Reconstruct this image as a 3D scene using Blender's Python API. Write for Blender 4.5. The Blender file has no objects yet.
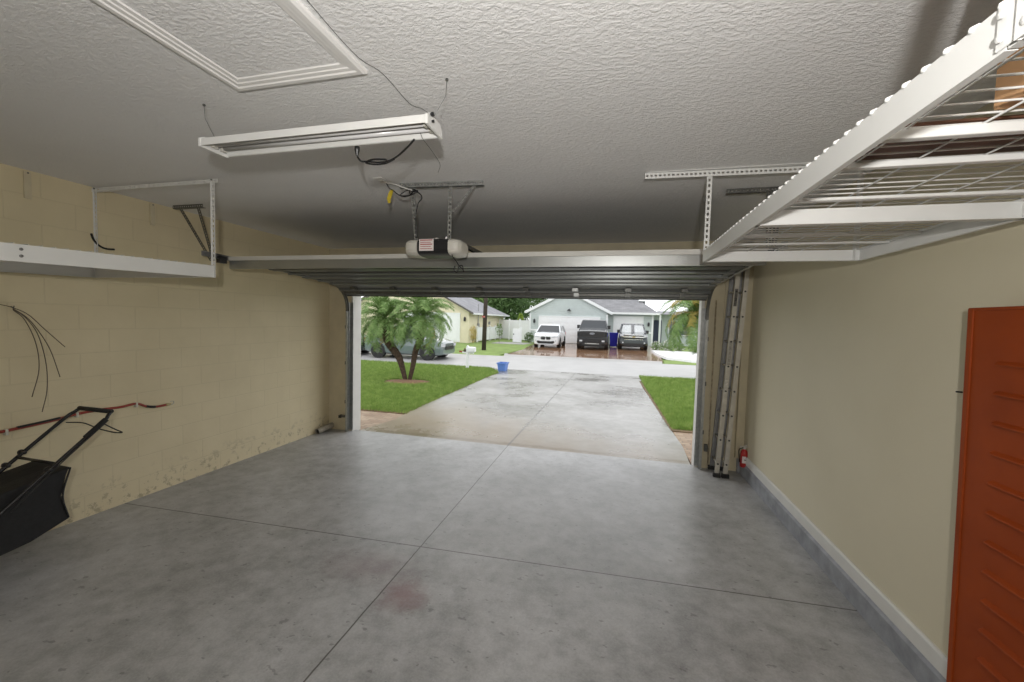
import bpy, bmesh, math, random
from mathutils import Vector, Matrix, Euler
random.seed(7)
S = bpy.context.scene
COL = S.collection
PI = math.pi
V = Vector

# ------------------------------------------------------------------ materials
def nodes(name):
    m = bpy.data.materials.new(name); m.use_nodes = True
    nt = m.node_tree; b = nt.nodes['Principled BSDF']
    return m, nt, b
def N(nt, t, **k):
    n = nt.nodes.new(t)
    for a, v in k.items():
        if a in n.inputs: n.inputs[a].default_value = v
        else: setattr(n, a, v)
    return n
def L(nt, a, b): nt.links.new(a, b)
def coords(nt, scale=(1, 1, 1), rot=(0, 0, 0)):
    tc = N(nt, 'ShaderNodeTexCoord'); mp = N(nt, 'ShaderNodeMapping')
    mp.inputs['Scale'].default_value = scale; mp.inputs['Rotation'].default_value = rot
    L(nt, tc.outputs['Object'], mp.inputs['Vector'])
    return mp.outputs['Vector']
def noise(nt, vec, scale, detail=4, rough=.55):
    n = N(nt, 'ShaderNodeTexNoise'); n.inputs['Scale'].default_value = scale
    n.inputs['Detail'].default_value = detail; n.inputs['Roughness'].default_value = rough
    L(nt, vec, n.inputs['Vector']); return n.outputs['Fac']
def ramp(nt, fac, stops):
    r = N(nt, 'ShaderNodeValToRGB'); e = r.color_ramp.elements
    e[0].position, e[0].color = stops[0][0], (*stops[0][1], 1)
    e[1].position, e[1].color = stops[-1][0], (*stops[-1][1], 1)
    for p, c in stops[1:-1]:
        x = e.new(p); x.color = (*c, 1)
    L(nt, fac, r.inputs['Fac']); return r.outputs['Color']
def mix(nt, fac, a, b, mode='MIX'):
    m = N(nt, 'ShaderNodeMix', data_type='RGBA', blend_type=mode)
    for s, v in (('Factor', fac), ('A', a), ('B', b)):
        i = [q for q in m.inputs if q.name == s and q.enabled][0] if s != 'Factor' else m.inputs[0]
        if hasattr(v, 'is_output') or isinstance(v, bpy.types.NodeSocket): L(nt, v, i)
        elif s == 'Factor': i.default_value = v
        else: i.default_value = (*v, 1)
    return [o for o in m.outputs if o.enabled][0]
def math_(nt, op, a, b=0, c=0):
    m = N(nt, 'ShaderNodeMath', operation=op)
    for i, v in enumerate((a, b, c)):
        if isinstance(v, bpy.types.NodeSocket): L(nt, v, m.inputs[i])
        else: m.inputs[i].default_value = v
    return m.outputs[0]
def bump(nt, b, h, strength=.3, dist=.01, prev=None):
    n = N(nt, 'ShaderNodeBump'); n.inputs['Strength'].default_value = strength; n.inputs['Distance'].default_value = dist
    L(nt, h, n.inputs['Height'])
    if prev is not None: L(nt, prev, n.inputs['Normal'])
    L(nt, n.outputs['Normal'], b.inputs['Normal']); return n.outputs['Normal']
def simple(name, col, rough=.5, metal=0, var=.08, nscale=6, spec=.5, bmp=0, coat=0):
    m, nt, b = nodes(name)
    v = coords(nt); f = noise(nt, v, nscale)
    lo = tuple(c * (1 - var) for c in col); hi = tuple(min(1, c * (1 + var)) for c in col)
    L(nt, ramp(nt, f, [(.3, lo), (.7, hi)]), b.inputs['Base Color'])
    b.inputs['Roughness'].default_value = rough; b.inputs['Metallic'].default_value = metal
    b.inputs['Specular IOR Level'].default_value = spec
    if coat: b.inputs['Coat Weight'].default_value = coat; b.inputs['Coat Roughness'].default_value = .05
    if bmp: bump(nt, b, noise(nt, v, nscale * 12), bmp, .003)
    return m

M = {}
M['white_metal'] = simple('white_powder_coat', (.74, .74, .72), .35, var=.02)
M['white_trim'] = simple('white_trim_paint', (.72, .71, .68), .45, var=.04)
M['white_vinyl'] = simple('white_vinyl', (.82, .83, .84), .4, var=.03)
M['white_plastic'] = simple('white_plastic', (.62, .60, .54), .35, var=.03)
M['hatch_white'] = simple('hatch_moulding_paint', (.78, .77, .75), .5, var=.02)
M['tube'] = simple('lamp_tube_glass', (.66, .66, .66), .2, var=.01)
M['galv'] = simple('galvanised_steel', (.45, .46, .45), .38, .85, var=.15, nscale=25)
M['dark_steel'] = simple('dark_steel', (.16, .16, .15), .4, .6, var=.2, nscale=20)
M['door_steel'] = simple('grey_door_steel', (.20, .21, .205), .34, .4, var=.06, nscale=3)
M['door_edge'] = simple('white_door_edge', (.66, .65, .61), .5, var=.03)
M['alu'] = simple('aluminium', (.55, .52, .46), .42, .45, var=.12, nscale=14)
M['alu_dark'] = simple('weathered_aluminium', (.30, .30, .30), .5, .5, var=.15, nscale=14)
M['black'] = simple('black_plastic', (.016, .016, .017), .4, var=.2)
M['black_rubber'] = simple('black_rubber', (.02, .02, .02), .8, var=.2)
M['black_fabric'] = simple('black_woven_fabric', (.012, .012, .013), .75, var=.3, nscale=40, bmp=.4)
M['black_paint'] = simple('black_gloss_paint', (.018, .018, .02), .25, var=.1)
M['red_hose'] = simple('red_rubber_hose', (.30, .045, .03), .5, var=.2)
M['red'] = simple('red_enamel', (.42, .02, .02), .3, var=.08)
M['yellow'] = simple('yellow_tag_plastic', (.62, .48, .04), .5, var=.1)
M['brass'] = simple('brass_fitting', (.5, .42, .22), .35, .8)
M['label_white'] = simple('printed_label', (.78, .72, .70), .5, var=.02)
M['label_ink'] = simple('label_ink_red', (.45, .08, .08), .6, var=.02)
M['wire_brown'] = simple('thin_brown_wire', (.12, .09, .06), .5)
M['cardboard'] = simple('cardboard', (.52, .30, .15), .8, var=.1)
M['plank'] = simple('stained_plank', (.13, .06, .035), .6, var=.2)
M['screw'] = simple('steel_screw', (.25, .25, .24), .4, .8)
M['blue_tub'] = simple('blue_tub_plastic', (.12, .24, .62), .5, var=.1)
M['blue_bin'] = simple('deep_blue_bin_plastic', (.02, .02, .42), .45, var=.1)
M['trunk'] = simple('palm_trunk_bark', (.06, .038, .024), .95, var=.5, nscale=18, bmp=1)
M['bark'] = simple('tree_bark', (.10, .075, .05), .95, var=.4, nscale=9, bmp=.8)
M['pole'] = simple('creosote_pole_wood', (.055, .042, .034), .9, var=.3, nscale=5, bmp=.5)
M['glass_dark'] = simple('dark_car_glass', (.03, .035, .04), .06, var=.05)
M['window'] = simple('window_glass', (.10, .13, .15), .08, var=.1)
M['interior'] = simple('dark_cabin', (.02, .02, .022), .8)
M['rim'] = simple('alloy_rim', (.22, .22, .23), .3, .8)
M['chrome'] = simple('chrome', (.8, .8, .8), .12, 1, var=.02)
M['lens'] = simple('headlamp_lens', (.55, .57, .60), .1, var=.05)
M['sunshade'] = simple('silver_sunshade', (.55, .57, .57), .5)
M['lamp_amber'] = simple('amber_lens', (.6, .2, .03), .2)
M['plate'] = simple('licence_plate', (.7, .72, .7), .4)
M['fascia'] = simple('white_fascia', (.80, .82, .82), .5, var=.02)
M['mulch'] = simple('brown_mulch', (.20, .11, .055), .95, var=.5, nscale=30, bmp=1)
M['gravel'] = simple('white_gravel', (.70, .70, .70), .9, var=.15, nscale=30, bmp=1)
M['soil'] = simple('soil', (.16, .11, .06), .95, var=.4, nscale=12)
M['flower'] = simple('pale_flowers', (.62, .60, .58), .7, var=.2, nscale=8)
M['canvas'] = simple('brown_leaf', (.25, .18, .07), .8)

def carpaint(name, c, rough=.25):
    return simple(name, c, rough, 0, var=.02, coat=1)
M['paint_white'] = carpaint('white_car_paint', (.78, .80, .82))
M['paint_black'] = carpaint('charcoal_truck_paint', (.05, .055, .06), .18)
M['paint_slate'] = carpaint('dark_slate_truck_paint', (.055, .065, .075))
M['paint_teal'] = carpaint('grey_green_car_paint', (.13, .17, .165))
M['paint_navy'] = carpaint('dark_navy_car_paint', (.03, .04, .06))

# clear windscreen
m, nt, b = nodes('clear_windscreen'); M['clear'] = m
tr = N(nt, 'ShaderNodeBsdfTransparent'); gl = N(nt, 'ShaderNodeBsdfGlossy', Roughness=.03)
fr = N(nt, 'ShaderNodeFresnel', IOR=1.5); ms = N(nt, 'ShaderNodeMixShader')
ms.inputs[0].default_value = .12; L(nt, tr.outputs[0], ms.inputs[1]); L(nt, gl.outputs[0], ms.inputs[2])
L(nt, ms.outputs[0], nt.nodes['Material Output'].inputs['Surface'])

# ceiling: skip-trowel texture
def ceiling_mat(name, col):
    m, nt, b = nodes(name)
    v = coords(nt, (1, 1.5, 1))
    n1 = noise(nt, v, 42, 5, .6); n2 = noise(nt, v, 110, 3, .6)
    r = ramp(nt, n1, [(.40, (0, 0, 0)), (.62, (1, 1, 1))])
    h = math_(nt, 'ADD', r, math_(nt, 'MULTIPLY', n2, .6))
    bump(nt, b, h, .5, .005)
    L(nt, ramp(nt, noise(nt, v, 1.2), [(.3, tuple(c * .95 for c in col)), (.7, col)]), b.inputs['Base Color'])
    b.inputs['Roughness'].default_value = .75; b.inputs['Specular IOR Level'].default_value = .25
    return m
M['ceiling'] = ceiling_mat('skip_trowel_ceiling', (.84, .835, .83))

# concrete block wall painted cream
m, nt, b = nodes('painted_block_wall'); M['block'] = m
tc = N(nt, 'ShaderNodeTexCoord'); sp = N(nt, 'ShaderNodeSeparateXYZ'); cb = N(nt, 'ShaderNodeCombineXYZ')
L(nt, tc.outputs['Object'], sp.inputs[0]); L(nt, sp.outputs['Y'], cb.inputs['X']); L(nt, sp.outputs['Z'], cb.inputs['Y'])
br = N(nt, 'ShaderNodeTexBrick'); br.offset = .5
br.inputs['Scale'].default_value = 1; br.inputs['Brick Width'].default_value = .406; br.inputs['Row Height'].default_value = .203
br.inputs['Mortar Size'].default_value = .006; br.inputs['Mortar Smooth'].default_value = .6
br.inputs['Color1'].default_value = (1, 1, 1, 1); br.inputs['Color2'].default_value = (1, 1, 1, 1); br.inputs['Mortar'].default_value = (0, 0, 0, 1)
L(nt, cb.outputs[0], br.inputs['Vector'])
v = coords(nt)
h = math_(nt, 'ADD', math_(nt, 'MULTIPLY', br.outputs['Color'], .55), math_(nt, 'MULTIPLY', noise(nt, v, 30), .35))
bump(nt, b, h, .35, .006)
base = ramp(nt, noise(nt, v, 2.2), [(.3, (.64, .555, .365)), (.7, (.70, .61, .41))])
fl = ramp(nt, noise(nt, v, 14, 6, .7), [(.54, (0, 0, 0)), (.60, (1, 1, 1))])
low = ramp(nt, sp.outputs['Z'], [(.10, (1, 1, 1)), (.34, (0, 0, 0))])
lf = mix(nt, 1.0, fl, low, 'MULTIPLY')
c1 = mix(nt, math_(nt, 'MULTIPLY', lf, .55), base, (.24, .20, .13))
c1 = mix(nt, math_(nt, 'MULTIPLY', math_(nt, 'SUBTRACT', 1, br.outputs['Color']), .12), c1, (.35, .30, .19))
L(nt, c1, b.inputs['Base Color']); b.inputs['Roughness'].default_value = .6

m, nt, b = nodes('painted_drywall'); M['drywall'] = m
v = coords(nt)
base = ramp(nt, noise(nt, v, 1.7), [(.3, (.68, .62, .46)), (.7, (.71, .65, .49))])
sc = ramp(nt, noise(nt, coords(nt, (1, 1, 6)), 5, 7, .75), [(.76, (0, 0, 0)), (.80, (1, 1, 1))])
L(nt, mix(nt, math_(nt, 'MULTIPLY', sc, .3), base, (.38, .35, .27)), b.inputs['Base Color'])
bump(nt, b, noise(nt, v, 60), .12, .003); b.inputs['Roughness'].default_value = .55
M['cream_front'] = simple('cream_front_wall_paint', (.60, .53, .37), .6, var=.07, nscale=5, bmp=.3)

# garage floor
m, nt, b = nodes('grey_painted_floor'); M['floor'] = m
v = coords(nt); tc = N(nt, 'ShaderNodeTexCoord'); sp = N(nt, 'ShaderNodeSeparateXYZ'); L(nt, tc.outputs['Object'], sp.inputs[0])
n1 = noise(nt, v, 1.1, 8, .68); n2 = noise(nt, v, 7, 8, .7); n3 = noise(nt, v, 90, 3, .6)
c = ramp(nt, n1, [(.38, (.27, .27, .265)), (.5, (.41, .41, .41)), (.62, (.57, .57, .58))])
c = mix(nt, .5, c, ramp(nt, n2, [(.38, (.27, .27, .265)), (.5, (.42, .42, .42)), (.62, (.54, .54, .54))]))
c = mix(nt, .12, c, ramp(nt, n3, [(.35, (.1, .1, .1)), (.65, (.6, .6, .6))]))
def spot(cx, cy, r, sx=1, sy=1):
    dx = math_(nt, 'MULTIPLY', math_(nt, 'SUBTRACT', sp.outputs['X'], cx), sx)
    dy = math_(nt, 'MULTIPLY', math_(nt, 'SUBTRACT', sp.outputs['Y'], cy), sy)
    d = math_(nt, 'SQRT', math_(nt, 'ADD', math_(nt, 'MULTIPLY', dx, dx), math_(nt, 'MULTIPLY', dy, dy)))
    d = math_(nt, 'ADD', d, math_(nt, 'MULTIPLY', math_(nt, 'SUBTRACT', n2, .5), r * 1.3))
    rr = N(nt, 'ShaderNodeMapRange', clamp=True); L(nt, d, rr.inputs[0])
    rr.inputs[1].default_value = r; rr.inputs[2].default_value = r * .2; rr.inputs[3].default_value = 0; rr.inputs[4].default_value = 1
    return rr.outputs[0]
c = mix(nt, math_(nt, 'MULTIPLY', spot(2.62, -3.16, .20), .6), c, (.28, .14, .14))
c = mix(nt, math_(nt, 'MULTIPLY', spot(2.25, -2.95, .45, 1, 1.8), .28), c, (.30, .18, .18))
c = mix(nt, math_(nt, 'MULTIPLY', spot(-.1, -1.5, 1.0, 1, 1), .12), c, (.16, .16, .15))
# scattered dark specks and scuffs
sk = ramp(nt, noise(nt, coords(nt, (1, 1.6, 1), (0, 0, .5)), 16, 2, .5), [(.68, (0, 0, 0)), (.71, (1, 1, 1))])
c = mix(nt, math_(nt, 'MULTIPLY', sk, .45), c, (.12, .115, .11))
# control joints
j1 = math_(nt, 'ABSOLUTE', math_(nt, 'SUBTRACT', sp.outputs['X'], math_(nt, 'ADD', 2.462, math_(nt, 'MULTIPLY', n2, .012))))
j2 = math_(nt, 'ABSOLUTE', math_(nt, 'SUBTRACT', sp.outputs['Y'], math_(nt, 'ADD', -2.735, math_(nt, 'MULTIPLY', sp.outputs['X'], .045))))
j = math_(nt, 'MINIMUM', j1, j2)
jm = N(nt, 'ShaderNodeMapRange', clamp=True); L(nt, j, jm.inputs[0])
jm.inputs[1].default_value = .0065; jm.inputs[2].default_value = .003; jm.inputs[3].default_value = 0; jm.inputs[4].default_value = 1
c = mix(nt, math_(nt, 'MULTIPLY', jm.outputs[0], .85), c, (.06, .05, .042))
L(nt, c, b.inputs['Base Color'])
rg = N(nt, 'ShaderNodeMapRange'); L(nt, n2, rg.inputs[0]); rg.inputs[3].default_value = .24; rg.inputs[4].default_value = .50
L(nt, rg.outputs[0], b.inputs['Roughness'])
bump(nt, b, math_(nt, 'SUBTRACT', n2, math_(nt, 'MULTIPLY', jm.outputs[0], 2)), .08, .004)
M['curb'] = simple('grey_painted_curb', (.30, .31, .335), .5, var=.22, nscale=9, bmp=.3)

# driveway concrete
m, nt, b = nodes('damp_driveway_concrete'); M['drive'] = m
v = coords(nt); tc = N(nt, 'ShaderNodeTexCoord'); sp = N(nt, 'ShaderNodeSeparateXYZ'); L(nt, tc.outputs['Object'], sp.inputs[0])
n1 = noise(nt, v, .55, 8, .62); n2 = noise(nt, v, 5, 8, .7); n3 = noise(nt, coords(nt, (1, .35, 1), (0, 0, .3)), 1.5, 6, .6)
c = ramp(nt, n1, [(.38, (.16, .15, .13)), (.50, (.29, .285, .27)), (.62, (.42, .415, .41))])
c = mix(nt, .35, c, ramp(nt, n2, [(.38, (.18, .17, .15)), (.62, (.42, .41, .395))]))
tan = N(nt, 'ShaderNodeMapRange', clamp=True)
L(nt, math_(nt, 'ADD', sp.outputs['Y'], math_(nt, 'MULTIPLY', math_(nt, 'ADD', math_(nt, 'MULTIPLY', sp.outputs['X'], .42), math_(nt, 'MULTIPLY', n3, 1.6)), 1)), tan.inputs[0])
tan.inputs[1].default_value = 4.2; tan.inputs[2].default_value = 2.2; tan.inputs[3].default_value = 0; tan.inputs[4].default_value = 1
c = mix(nt, math_(nt, 'MULTIPLY', tan.outputs[0], .7), c, (.27, .20, .12))
st = ramp(nt, n3, [(.64, (0, 0, 0)), (.74, (1, 1, 1))])
c = mix(nt, math_(nt, 'MULTIPLY', st, .3), c, (.25, .24, .23))
edge = math_(nt, 'ABSOLUTE', math_(nt, 'SUBTRACT', sp.outputs['Y'], math_(nt, 'ADD', .10, math_(nt, 'MULTIPLY', n2, .26))))
em = N(nt, 'ShaderNodeMapRange', clamp=True); L(nt, edge, em.inputs[0]); em.inputs[1].default_value = .09; em.inputs[2].default_value = .0; em.inputs[3].default_value = 0; em.inputs[4].default_value = 1
c = mix(nt, math_(nt, 'MULTIPLY', em.outputs[0], .75), c, (.16, .12, .07))
j1 = math_(nt, 'ABSOLUTE', math_(nt, 'SUBTRACT', sp.outputs['X'], 2.45))
j2 = math_(nt, 'ABSOLUTE', math_(nt, 'SUBTRACT', sp.outputs['Y'], 2.75))
j3 = math_(nt, 'ABSOLUTE', math_(nt, 'SUBTRACT', sp.outputs['Y'], 6.9))
def jmr(s, w0, w1):
    q = N(nt, 'ShaderNodeMapRange', clamp=True); L(nt, s, q.inputs[0]); q.inputs[1].default_value = w0; q.inputs[2].default_value = w1
    q.inputs[3].default_value = 0; q.inputs[4].default_value = 1; return q.outputs[0]
c = mix(nt, math_(nt, 'MULTIPLY', jmr(j1, .022, .008), .7), c, (.09, .085, .08))
c = mix(nt, math_(nt, 'MULTIPLY', jmr(math_(nt, 'MINIMUM', j2, j3), .014, .006), .45), c, (.16, .155, .15))
L(nt, c, b.inputs['Base Color'])
rg = N(nt, 'ShaderNodeMapRange'); L(nt, n1, rg.inputs[0]); rg.inputs[1].default_value = .35; rg.inputs[2].default_value = .65
rg.inputs[3].default_value = .18; rg.inputs[4].default_value = .50; L(nt, rg.outputs[0], b.inputs['Roughness'])
bump(nt, b, n2, .1, .004)
M['road'] = simple('pale_wet_asphalt', (.42, .415, .41), .42, var=.08, nscale=1.2, bmp=.1)
M['apron'] = simple('pale_concrete_apron', (.36, .35, .34), .4, var=.12, nscale=1.5)

def brickmat(name, a, b_, mortar, bw, bh, rough, ms_=.01):
    m, nt, b = nodes(name); v = coords(nt)
    br = N(nt, 'ShaderNodeTexBrick'); br.inputs['Scale'].default_value = 1
    br.inputs['Brick Width'].default_value = bw; br.inputs['Row Height'].default_value = bh
    br.inputs['Mortar Size'].default_value = ms_
    br.inputs['Color1'].default_value = (*a, 1); br.inputs['Color2'].default_value = (*b_, 1); br.inputs['Mortar'].default_value = (*mortar, 1)
    L(nt, v, br.inputs['Vector'])
    c = mix(nt, .35, br.outputs['Color'], ramp(nt, noise(nt, v, 1.3, 6), [(.35, tuple(x * .6 for x in a)), (.65, b_)]))
    L(nt, c, b.inputs['Base Color']); b.inputs['Roughness'].default_value = rough
    bump(nt, b, br.outputs['Fac'], -.1, .003)
    return m
M['pavers_wet'] = brickmat('wet_brown_pavers', (.24, .12, .06), (.34, .21, .13), (.18, .12, .08), .22, .11, .10)
M['pavers'] = brickmat('red_tan_pavers', (.24, .15, .095), (.44, .34, .24), (.16, .12, .09), .20, .10, .7)
M['shingle'] = brickmat('grey_shingles', (.21, .21, .22), (.29, .29, .30), (.15, .15, .16), .30, .14, .9)
M['shingle_light'] = brickmat('pale_grey_shingles', (.25, .25, .27), (.33, .33, .35), (.21, .21, .22), .30, .14, .9)

def siding(name, col, pitch, axis='Z'):
    m, nt, b = nodes(name); tc = N(nt, 'ShaderNodeTexCoord'); sp = N(nt, 'ShaderNodeSeparateXYZ'); L(nt, tc.outputs['Object'], sp.inputs[0])
    f = math_(nt, 'FRACT', math_(nt, 'DIVIDE', sp.outputs[axis], pitch))
    bump(nt, b, f, .6, .02)
    L(nt, mix(nt, .06, col, ramp(nt, noise(nt, tc.outputs['Object'], 2), [(.3, (.2, .2, .2)), (.7, (1, 1, 1))])), b.inputs['Base Color'])
    b.inputs['Roughness'].default_value = .6
    return m
M['siding_grey'] = siding('grey_green_siding', (.50, .56, .55), .2)
M['stucco_cream'] = simple('cream_stucco', (.74, .68, .50), .8, var=.05, nscale=3, bmp=.2)
M['door_white'] = simple('white_sectional_door', (.84, .85, .86), .5, var=.03)
M['navy_door'] = simple('navy_door_paint', (.03, .04, .08), .4)

# orange powder coat
m, nt, b = nodes('orange_powder_coat'); M['orange'] = m
v = coords(nt)
L(nt, ramp(nt, noise(nt, v, 4, 5), [(.3, (.27, .044, .006)), (.7, (.34, .058, .008))]), b.inputs['Base Color'])
b.inputs['Roughness'].default_value = .55; b.inputs['Specular IOR Level'].default_value = .2; bump(nt, b, noise(nt, v, 3), .1, .01)

def leafmat(name, a, b_, c_, scale=3):
    m, nt, b = nodes(name); v = coords(nt)
    L(nt, ramp(nt, noise(nt, v, scale, 5, .7), [(.30, a), (.5, b_), (.70, c_)]), b.inputs['Base Color'])
    b.inputs['Roughness'].default_value = .55; b.inputs['Specular IOR Level'].default_value = .3
    try:
        b.inputs['Subsurface Weight'].default_value = 0
    except Exception: pass
    tl = N(nt, 'ShaderNodeBsdfTranslucent'); L(nt, b.inputs['Base Color'].links[0].from_socket, tl.inputs['Color'])
    ms = N(nt, 'ShaderNodeMixShader'); ms.inputs[0].default_value = .3
    L(nt, b.outputs[0], ms.inputs[1]); L(nt, tl.outputs[0], ms.inputs[2])
    L(nt, ms.outputs[0], nt.nodes['Material Output'].inputs['Surface'])
    return m
M['grass'] = leafmat('green_grass', (.13, .22, .045), (.24, .36, .08), (.44, .52, .18), 6)
M['turf'] = simple('turf_soil', (.10, .15, .035), .95, var=.3, nscale=3)
M['turf_far'] = simple('mown_turf', (.19, .27, .07), .95, var=.2, nscale=1.4, bmp=.8)
M['frond'] = leafmat('palm_leaflets', (.09, .18, .045), (.20, .32, .10), (.38, .49, .20), 9)
M['frond_old'] = leafmat('yellowing_palm_leaflets', (.30, .26, .07), (.48, .38, .10), (.52, .34, .12), 5)
M['tree_dark'] = leafmat('dark_tree_leaves', (.045, .09, .03), (.09, .16, .05), (.15, .24, .08), 1)
M['tree_mid'] = leafmat('mid_tree_leaves', (.08, .15, .035), (.15, .25, .07), (.24, .35, .11), 1)
M['tree_lime'] = leafmat('lime_conifer_leaves', (.16, .24, .03), (.25, .36, .05), (.34, .44, .09), 1)

# ------------------------------------------------------------------ mesh builder
class MB:
    def __init__(s): s.v = []; s.f = []
    def add(s, vs, fs):
        o = len(s.v); s.v += [tuple(p) for p in vs]; s.f += [tuple(i + o for i in f) for f in fs]
    def box(s, x0, x1, y0, y1, z0, z1, mtx=None):
        vs = [V((x, y, z)) for x in (x0, x1) for y in (y0, y1) for z in (z0, z1)]
        if mtx: vs = [mtx @ p for p in vs]
        s.add(vs, [(0, 1, 3, 2), (4, 6, 7, 5), (0, 4, 5, 1), (2, 3, 7, 6), (0, 2, 6, 4), (1, 5, 7, 3)]); return s
    def bar(s, a, b, w, h, up=(0, 0, 1)):
        a, b = V(a), V(b); d = (b - a).normalized(); u = V(up)
        r = d.cross(u)
        if r.length < 1e-4: r = d.cross(V((1, 0, 0)))
        r.normalize(); u = r.cross(d)
        vs = [p + r * (sx * w / 2) + u * (sz * h / 2) for p in (a, b) for sx in (-1, 1) for sz in (-1, 1)]
        s.add(vs, [(0, 1, 3, 2), (4, 6, 7, 5), (0, 4, 5, 1), (2, 3, 7, 6), (0, 2, 6, 4), (1, 5, 7, 3)]); return s
    def tube(s, pts, r, seg=8, cap=True):
        pts = [V(p) for p in pts]; n = len(pts); rr = r if isinstance(r, (list, tuple)) else [r] * n
        d0 = (pts[1] - pts[0]).normalized(); u = V((0, 0, 1)) if abs(d0.z) < .9 else V((1, 0, 0))
        x = d0.cross(u).normalized(); vs = []
        for i, p in enumerate(pts):
            d = (pts[min(i + 1, n - 1)] - pts[max(i - 1, 0)]).normalized()
            x = (x - d * x.dot(d)); x = x.normalized() if x.length > 1e-6 else d.orthogonal().normalized()
            y = d.cross(x)
            for k in range(seg):
                a = 2 * PI * k / seg; vs.append(p + (x * math.cos(a) + y * math.sin(a)) * rr[i])
        fs = [(i * seg + k, i * seg + (k + 1) % seg, (i + 1) * seg + (k + 1) % seg, (i + 1) * seg + k) for i in range(n - 1) for k in range(seg)]
        if cap: fs += [tuple(range(seg))[::-1], tuple(range((n - 1) * seg, n * seg))]
        s.add(vs, fs); return s
    def lathe(s, prof, c=(0, 0, 0), axis='z', seg=20):
        vs = []; c = V(c)
        for r, h in prof:
            for k in range(seg):
                a = 2 * PI * k / seg; p = (r * math.cos(a), r * math.sin(a), h)
                if axis == 'x': p = (p[2], p[0], p[1])
                if axis == 'y': p = (p[0], p[2], p[1])
                vs.append(V(p) + c)
        n = len(prof)
        fs = [(i * seg + k, i * seg + (k + 1) % seg, (i + 1) * seg + (k + 1) % seg, (i + 1) * seg + k) for i in range(n - 1) for k in range(seg)]
        fs += [tuple(range(seg))[::-1], tuple(range((n - 1) * seg, n * seg))]
        s.add(vs, fs); return s
    def ext(s, poly, axis, a, b):
        def P(u, w, t): return {'x': (t, u, w), 'y': (u, t, w), 'z': (u, w, t)}[axis]
        n = len(poly); vs = [P(u, w, a) for u, w in poly] + [P(u, w, b) for u, w in poly]
        fs = [tuple(range(n)), tuple(range(n, 2 * n))[::-1]] + [(i, (i + 1) % n, n + (i + 1) % n, n + i) for i in range(n)]
        s.add(vs, fs); return s
    def rings(s, rings, cap=True):
        n = len(rings[0]); vs = [p for r in rings for p in r]
        fs = [(i * n + k, i * n + (k + 1) % n, (i + 1) * n + (k + 1) % n, (i + 1) * n + k) for i in range(len(rings) - 1) for k in range(n)]
        if cap: fs += [tuple(range(n))[::-1], tuple(range((len(rings) - 1) * n, len(rings) * n))]
        s.add(vs, fs); return s
    def quad(s, *p): s.add(p, [tuple(range(len(p)))]); return s
    def perf(s, a, b, wdir, w=.038, hole=.010, pitch=.025, slot=.014, th=.0025, side=None):
        """flat strip with a row of real slots cut through it"""
        a, b, wd = V(a), V(b), V(wdir).normalized(); d = b - a; ln = d.length; d.normalize()
        n = d.cross(wd).normalized(); e = (w - hole) / 2
        def bx(t0, t1, u0, u1):
            vs = [a + d * t + wd * u + n * (q * th / 2) for t in (t0, t1) for u in (u0, u1) for q in (-1, 1)]
            s.add(vs, [(0, 1, 3, 2), (4, 6, 7, 5), (0, 4, 5, 1), (2, 3, 7, 6), (0, 2, 6, 4), (1, 5, 7, 3)])
        bx(0, ln, 0, e); bx(0, ln, w - e, w)
        k = max(1, int(ln / pitch))
        p = ln / k
        for i in range(k + 1):
            t = i * p; bx(max(0, t - (p - slot) / 2), min(ln, t + (p - slot) / 2), e, w - e)
        return s
    def perf_angle(s, a, b, w1, w2, w=.038, wb=None, **k):
        s.perf(a, b, w1, w, **k); 
        a, b, u = V(a), V(b), V(w2).normalized()
        d = (b - a).normalized(); n = V(w1).normalized()
        vs = [p + u * q + n * t for p in (a, b) for q in (0, wb or w) for t in (0, .0025)]
        s.add(vs, [(0, 1, 3, 2), (4, 6, 7, 5), (0, 4, 5, 1), (2, 3, 7, 6), (0, 2, 6, 4), (1, 5, 7, 3)])
        return s
    warp = None
    def build(s, name, mat, parent=None, smooth=False, bevel=0, kind=None, label=None, sub=0):
        if MB.warp: s.v = [MB.warp(*p) for p in s.v]
        me = bpy.data.meshes.new(name); 
        off = V((0, 0, 0)); q = parent
        while q is not None: off += q.location; q = q.parent
        me.from_pydata([(p[0] - off.x, p[1] - off.y, p[2] - off.z) for p in s.v], [], s.f)
        bm = bmesh.new(); bm.from_mesh(me)
        if len(bm.faces) < 20000: bmesh.ops.recalc_face_normals(bm, faces=bm.faces)
        bm.to_mesh(me); bm.free()
        me.materials.append(mat if not isinstance(mat, str) else M[mat])
        o = bpy.data.objects.new(name, me); COL.objects.link(o)
        if parent is not None: o.parent = parent
        if smooth:
            for p in me.polygons: p.use_smooth = True
        if bevel:
            md = o.modifiers.new('Bevel', 'BEVEL'); md.width = bevel; md.segments = 2; md.limit_method = 'ANGLE'
        if sub:
            md = o.modifiers.new('Sub', 'SUBSURF'); md.levels = sub; md.render_levels = sub
        if kind: o['kind'] = kind
        if label: o['label'] = label
        return o
def thing(name, label, cat, loc=(0, 0, 0), group=None):
    o = bpy.data.objects.new(name, None); COL.objects.link(o); o.location = loc; o.empty_display_size = .1
    o['label'] = label; o['category'] = cat
    if group: o['group'] = group
    return o
def tag(o, label, cat, group=None, kind=None):
    o['label'] = label; o['category'] = cat
    if group: o['group'] = group
    if kind: o['kind'] = kind
    return o
def setting(o): o['kind'] = 'structure'; return o
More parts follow.
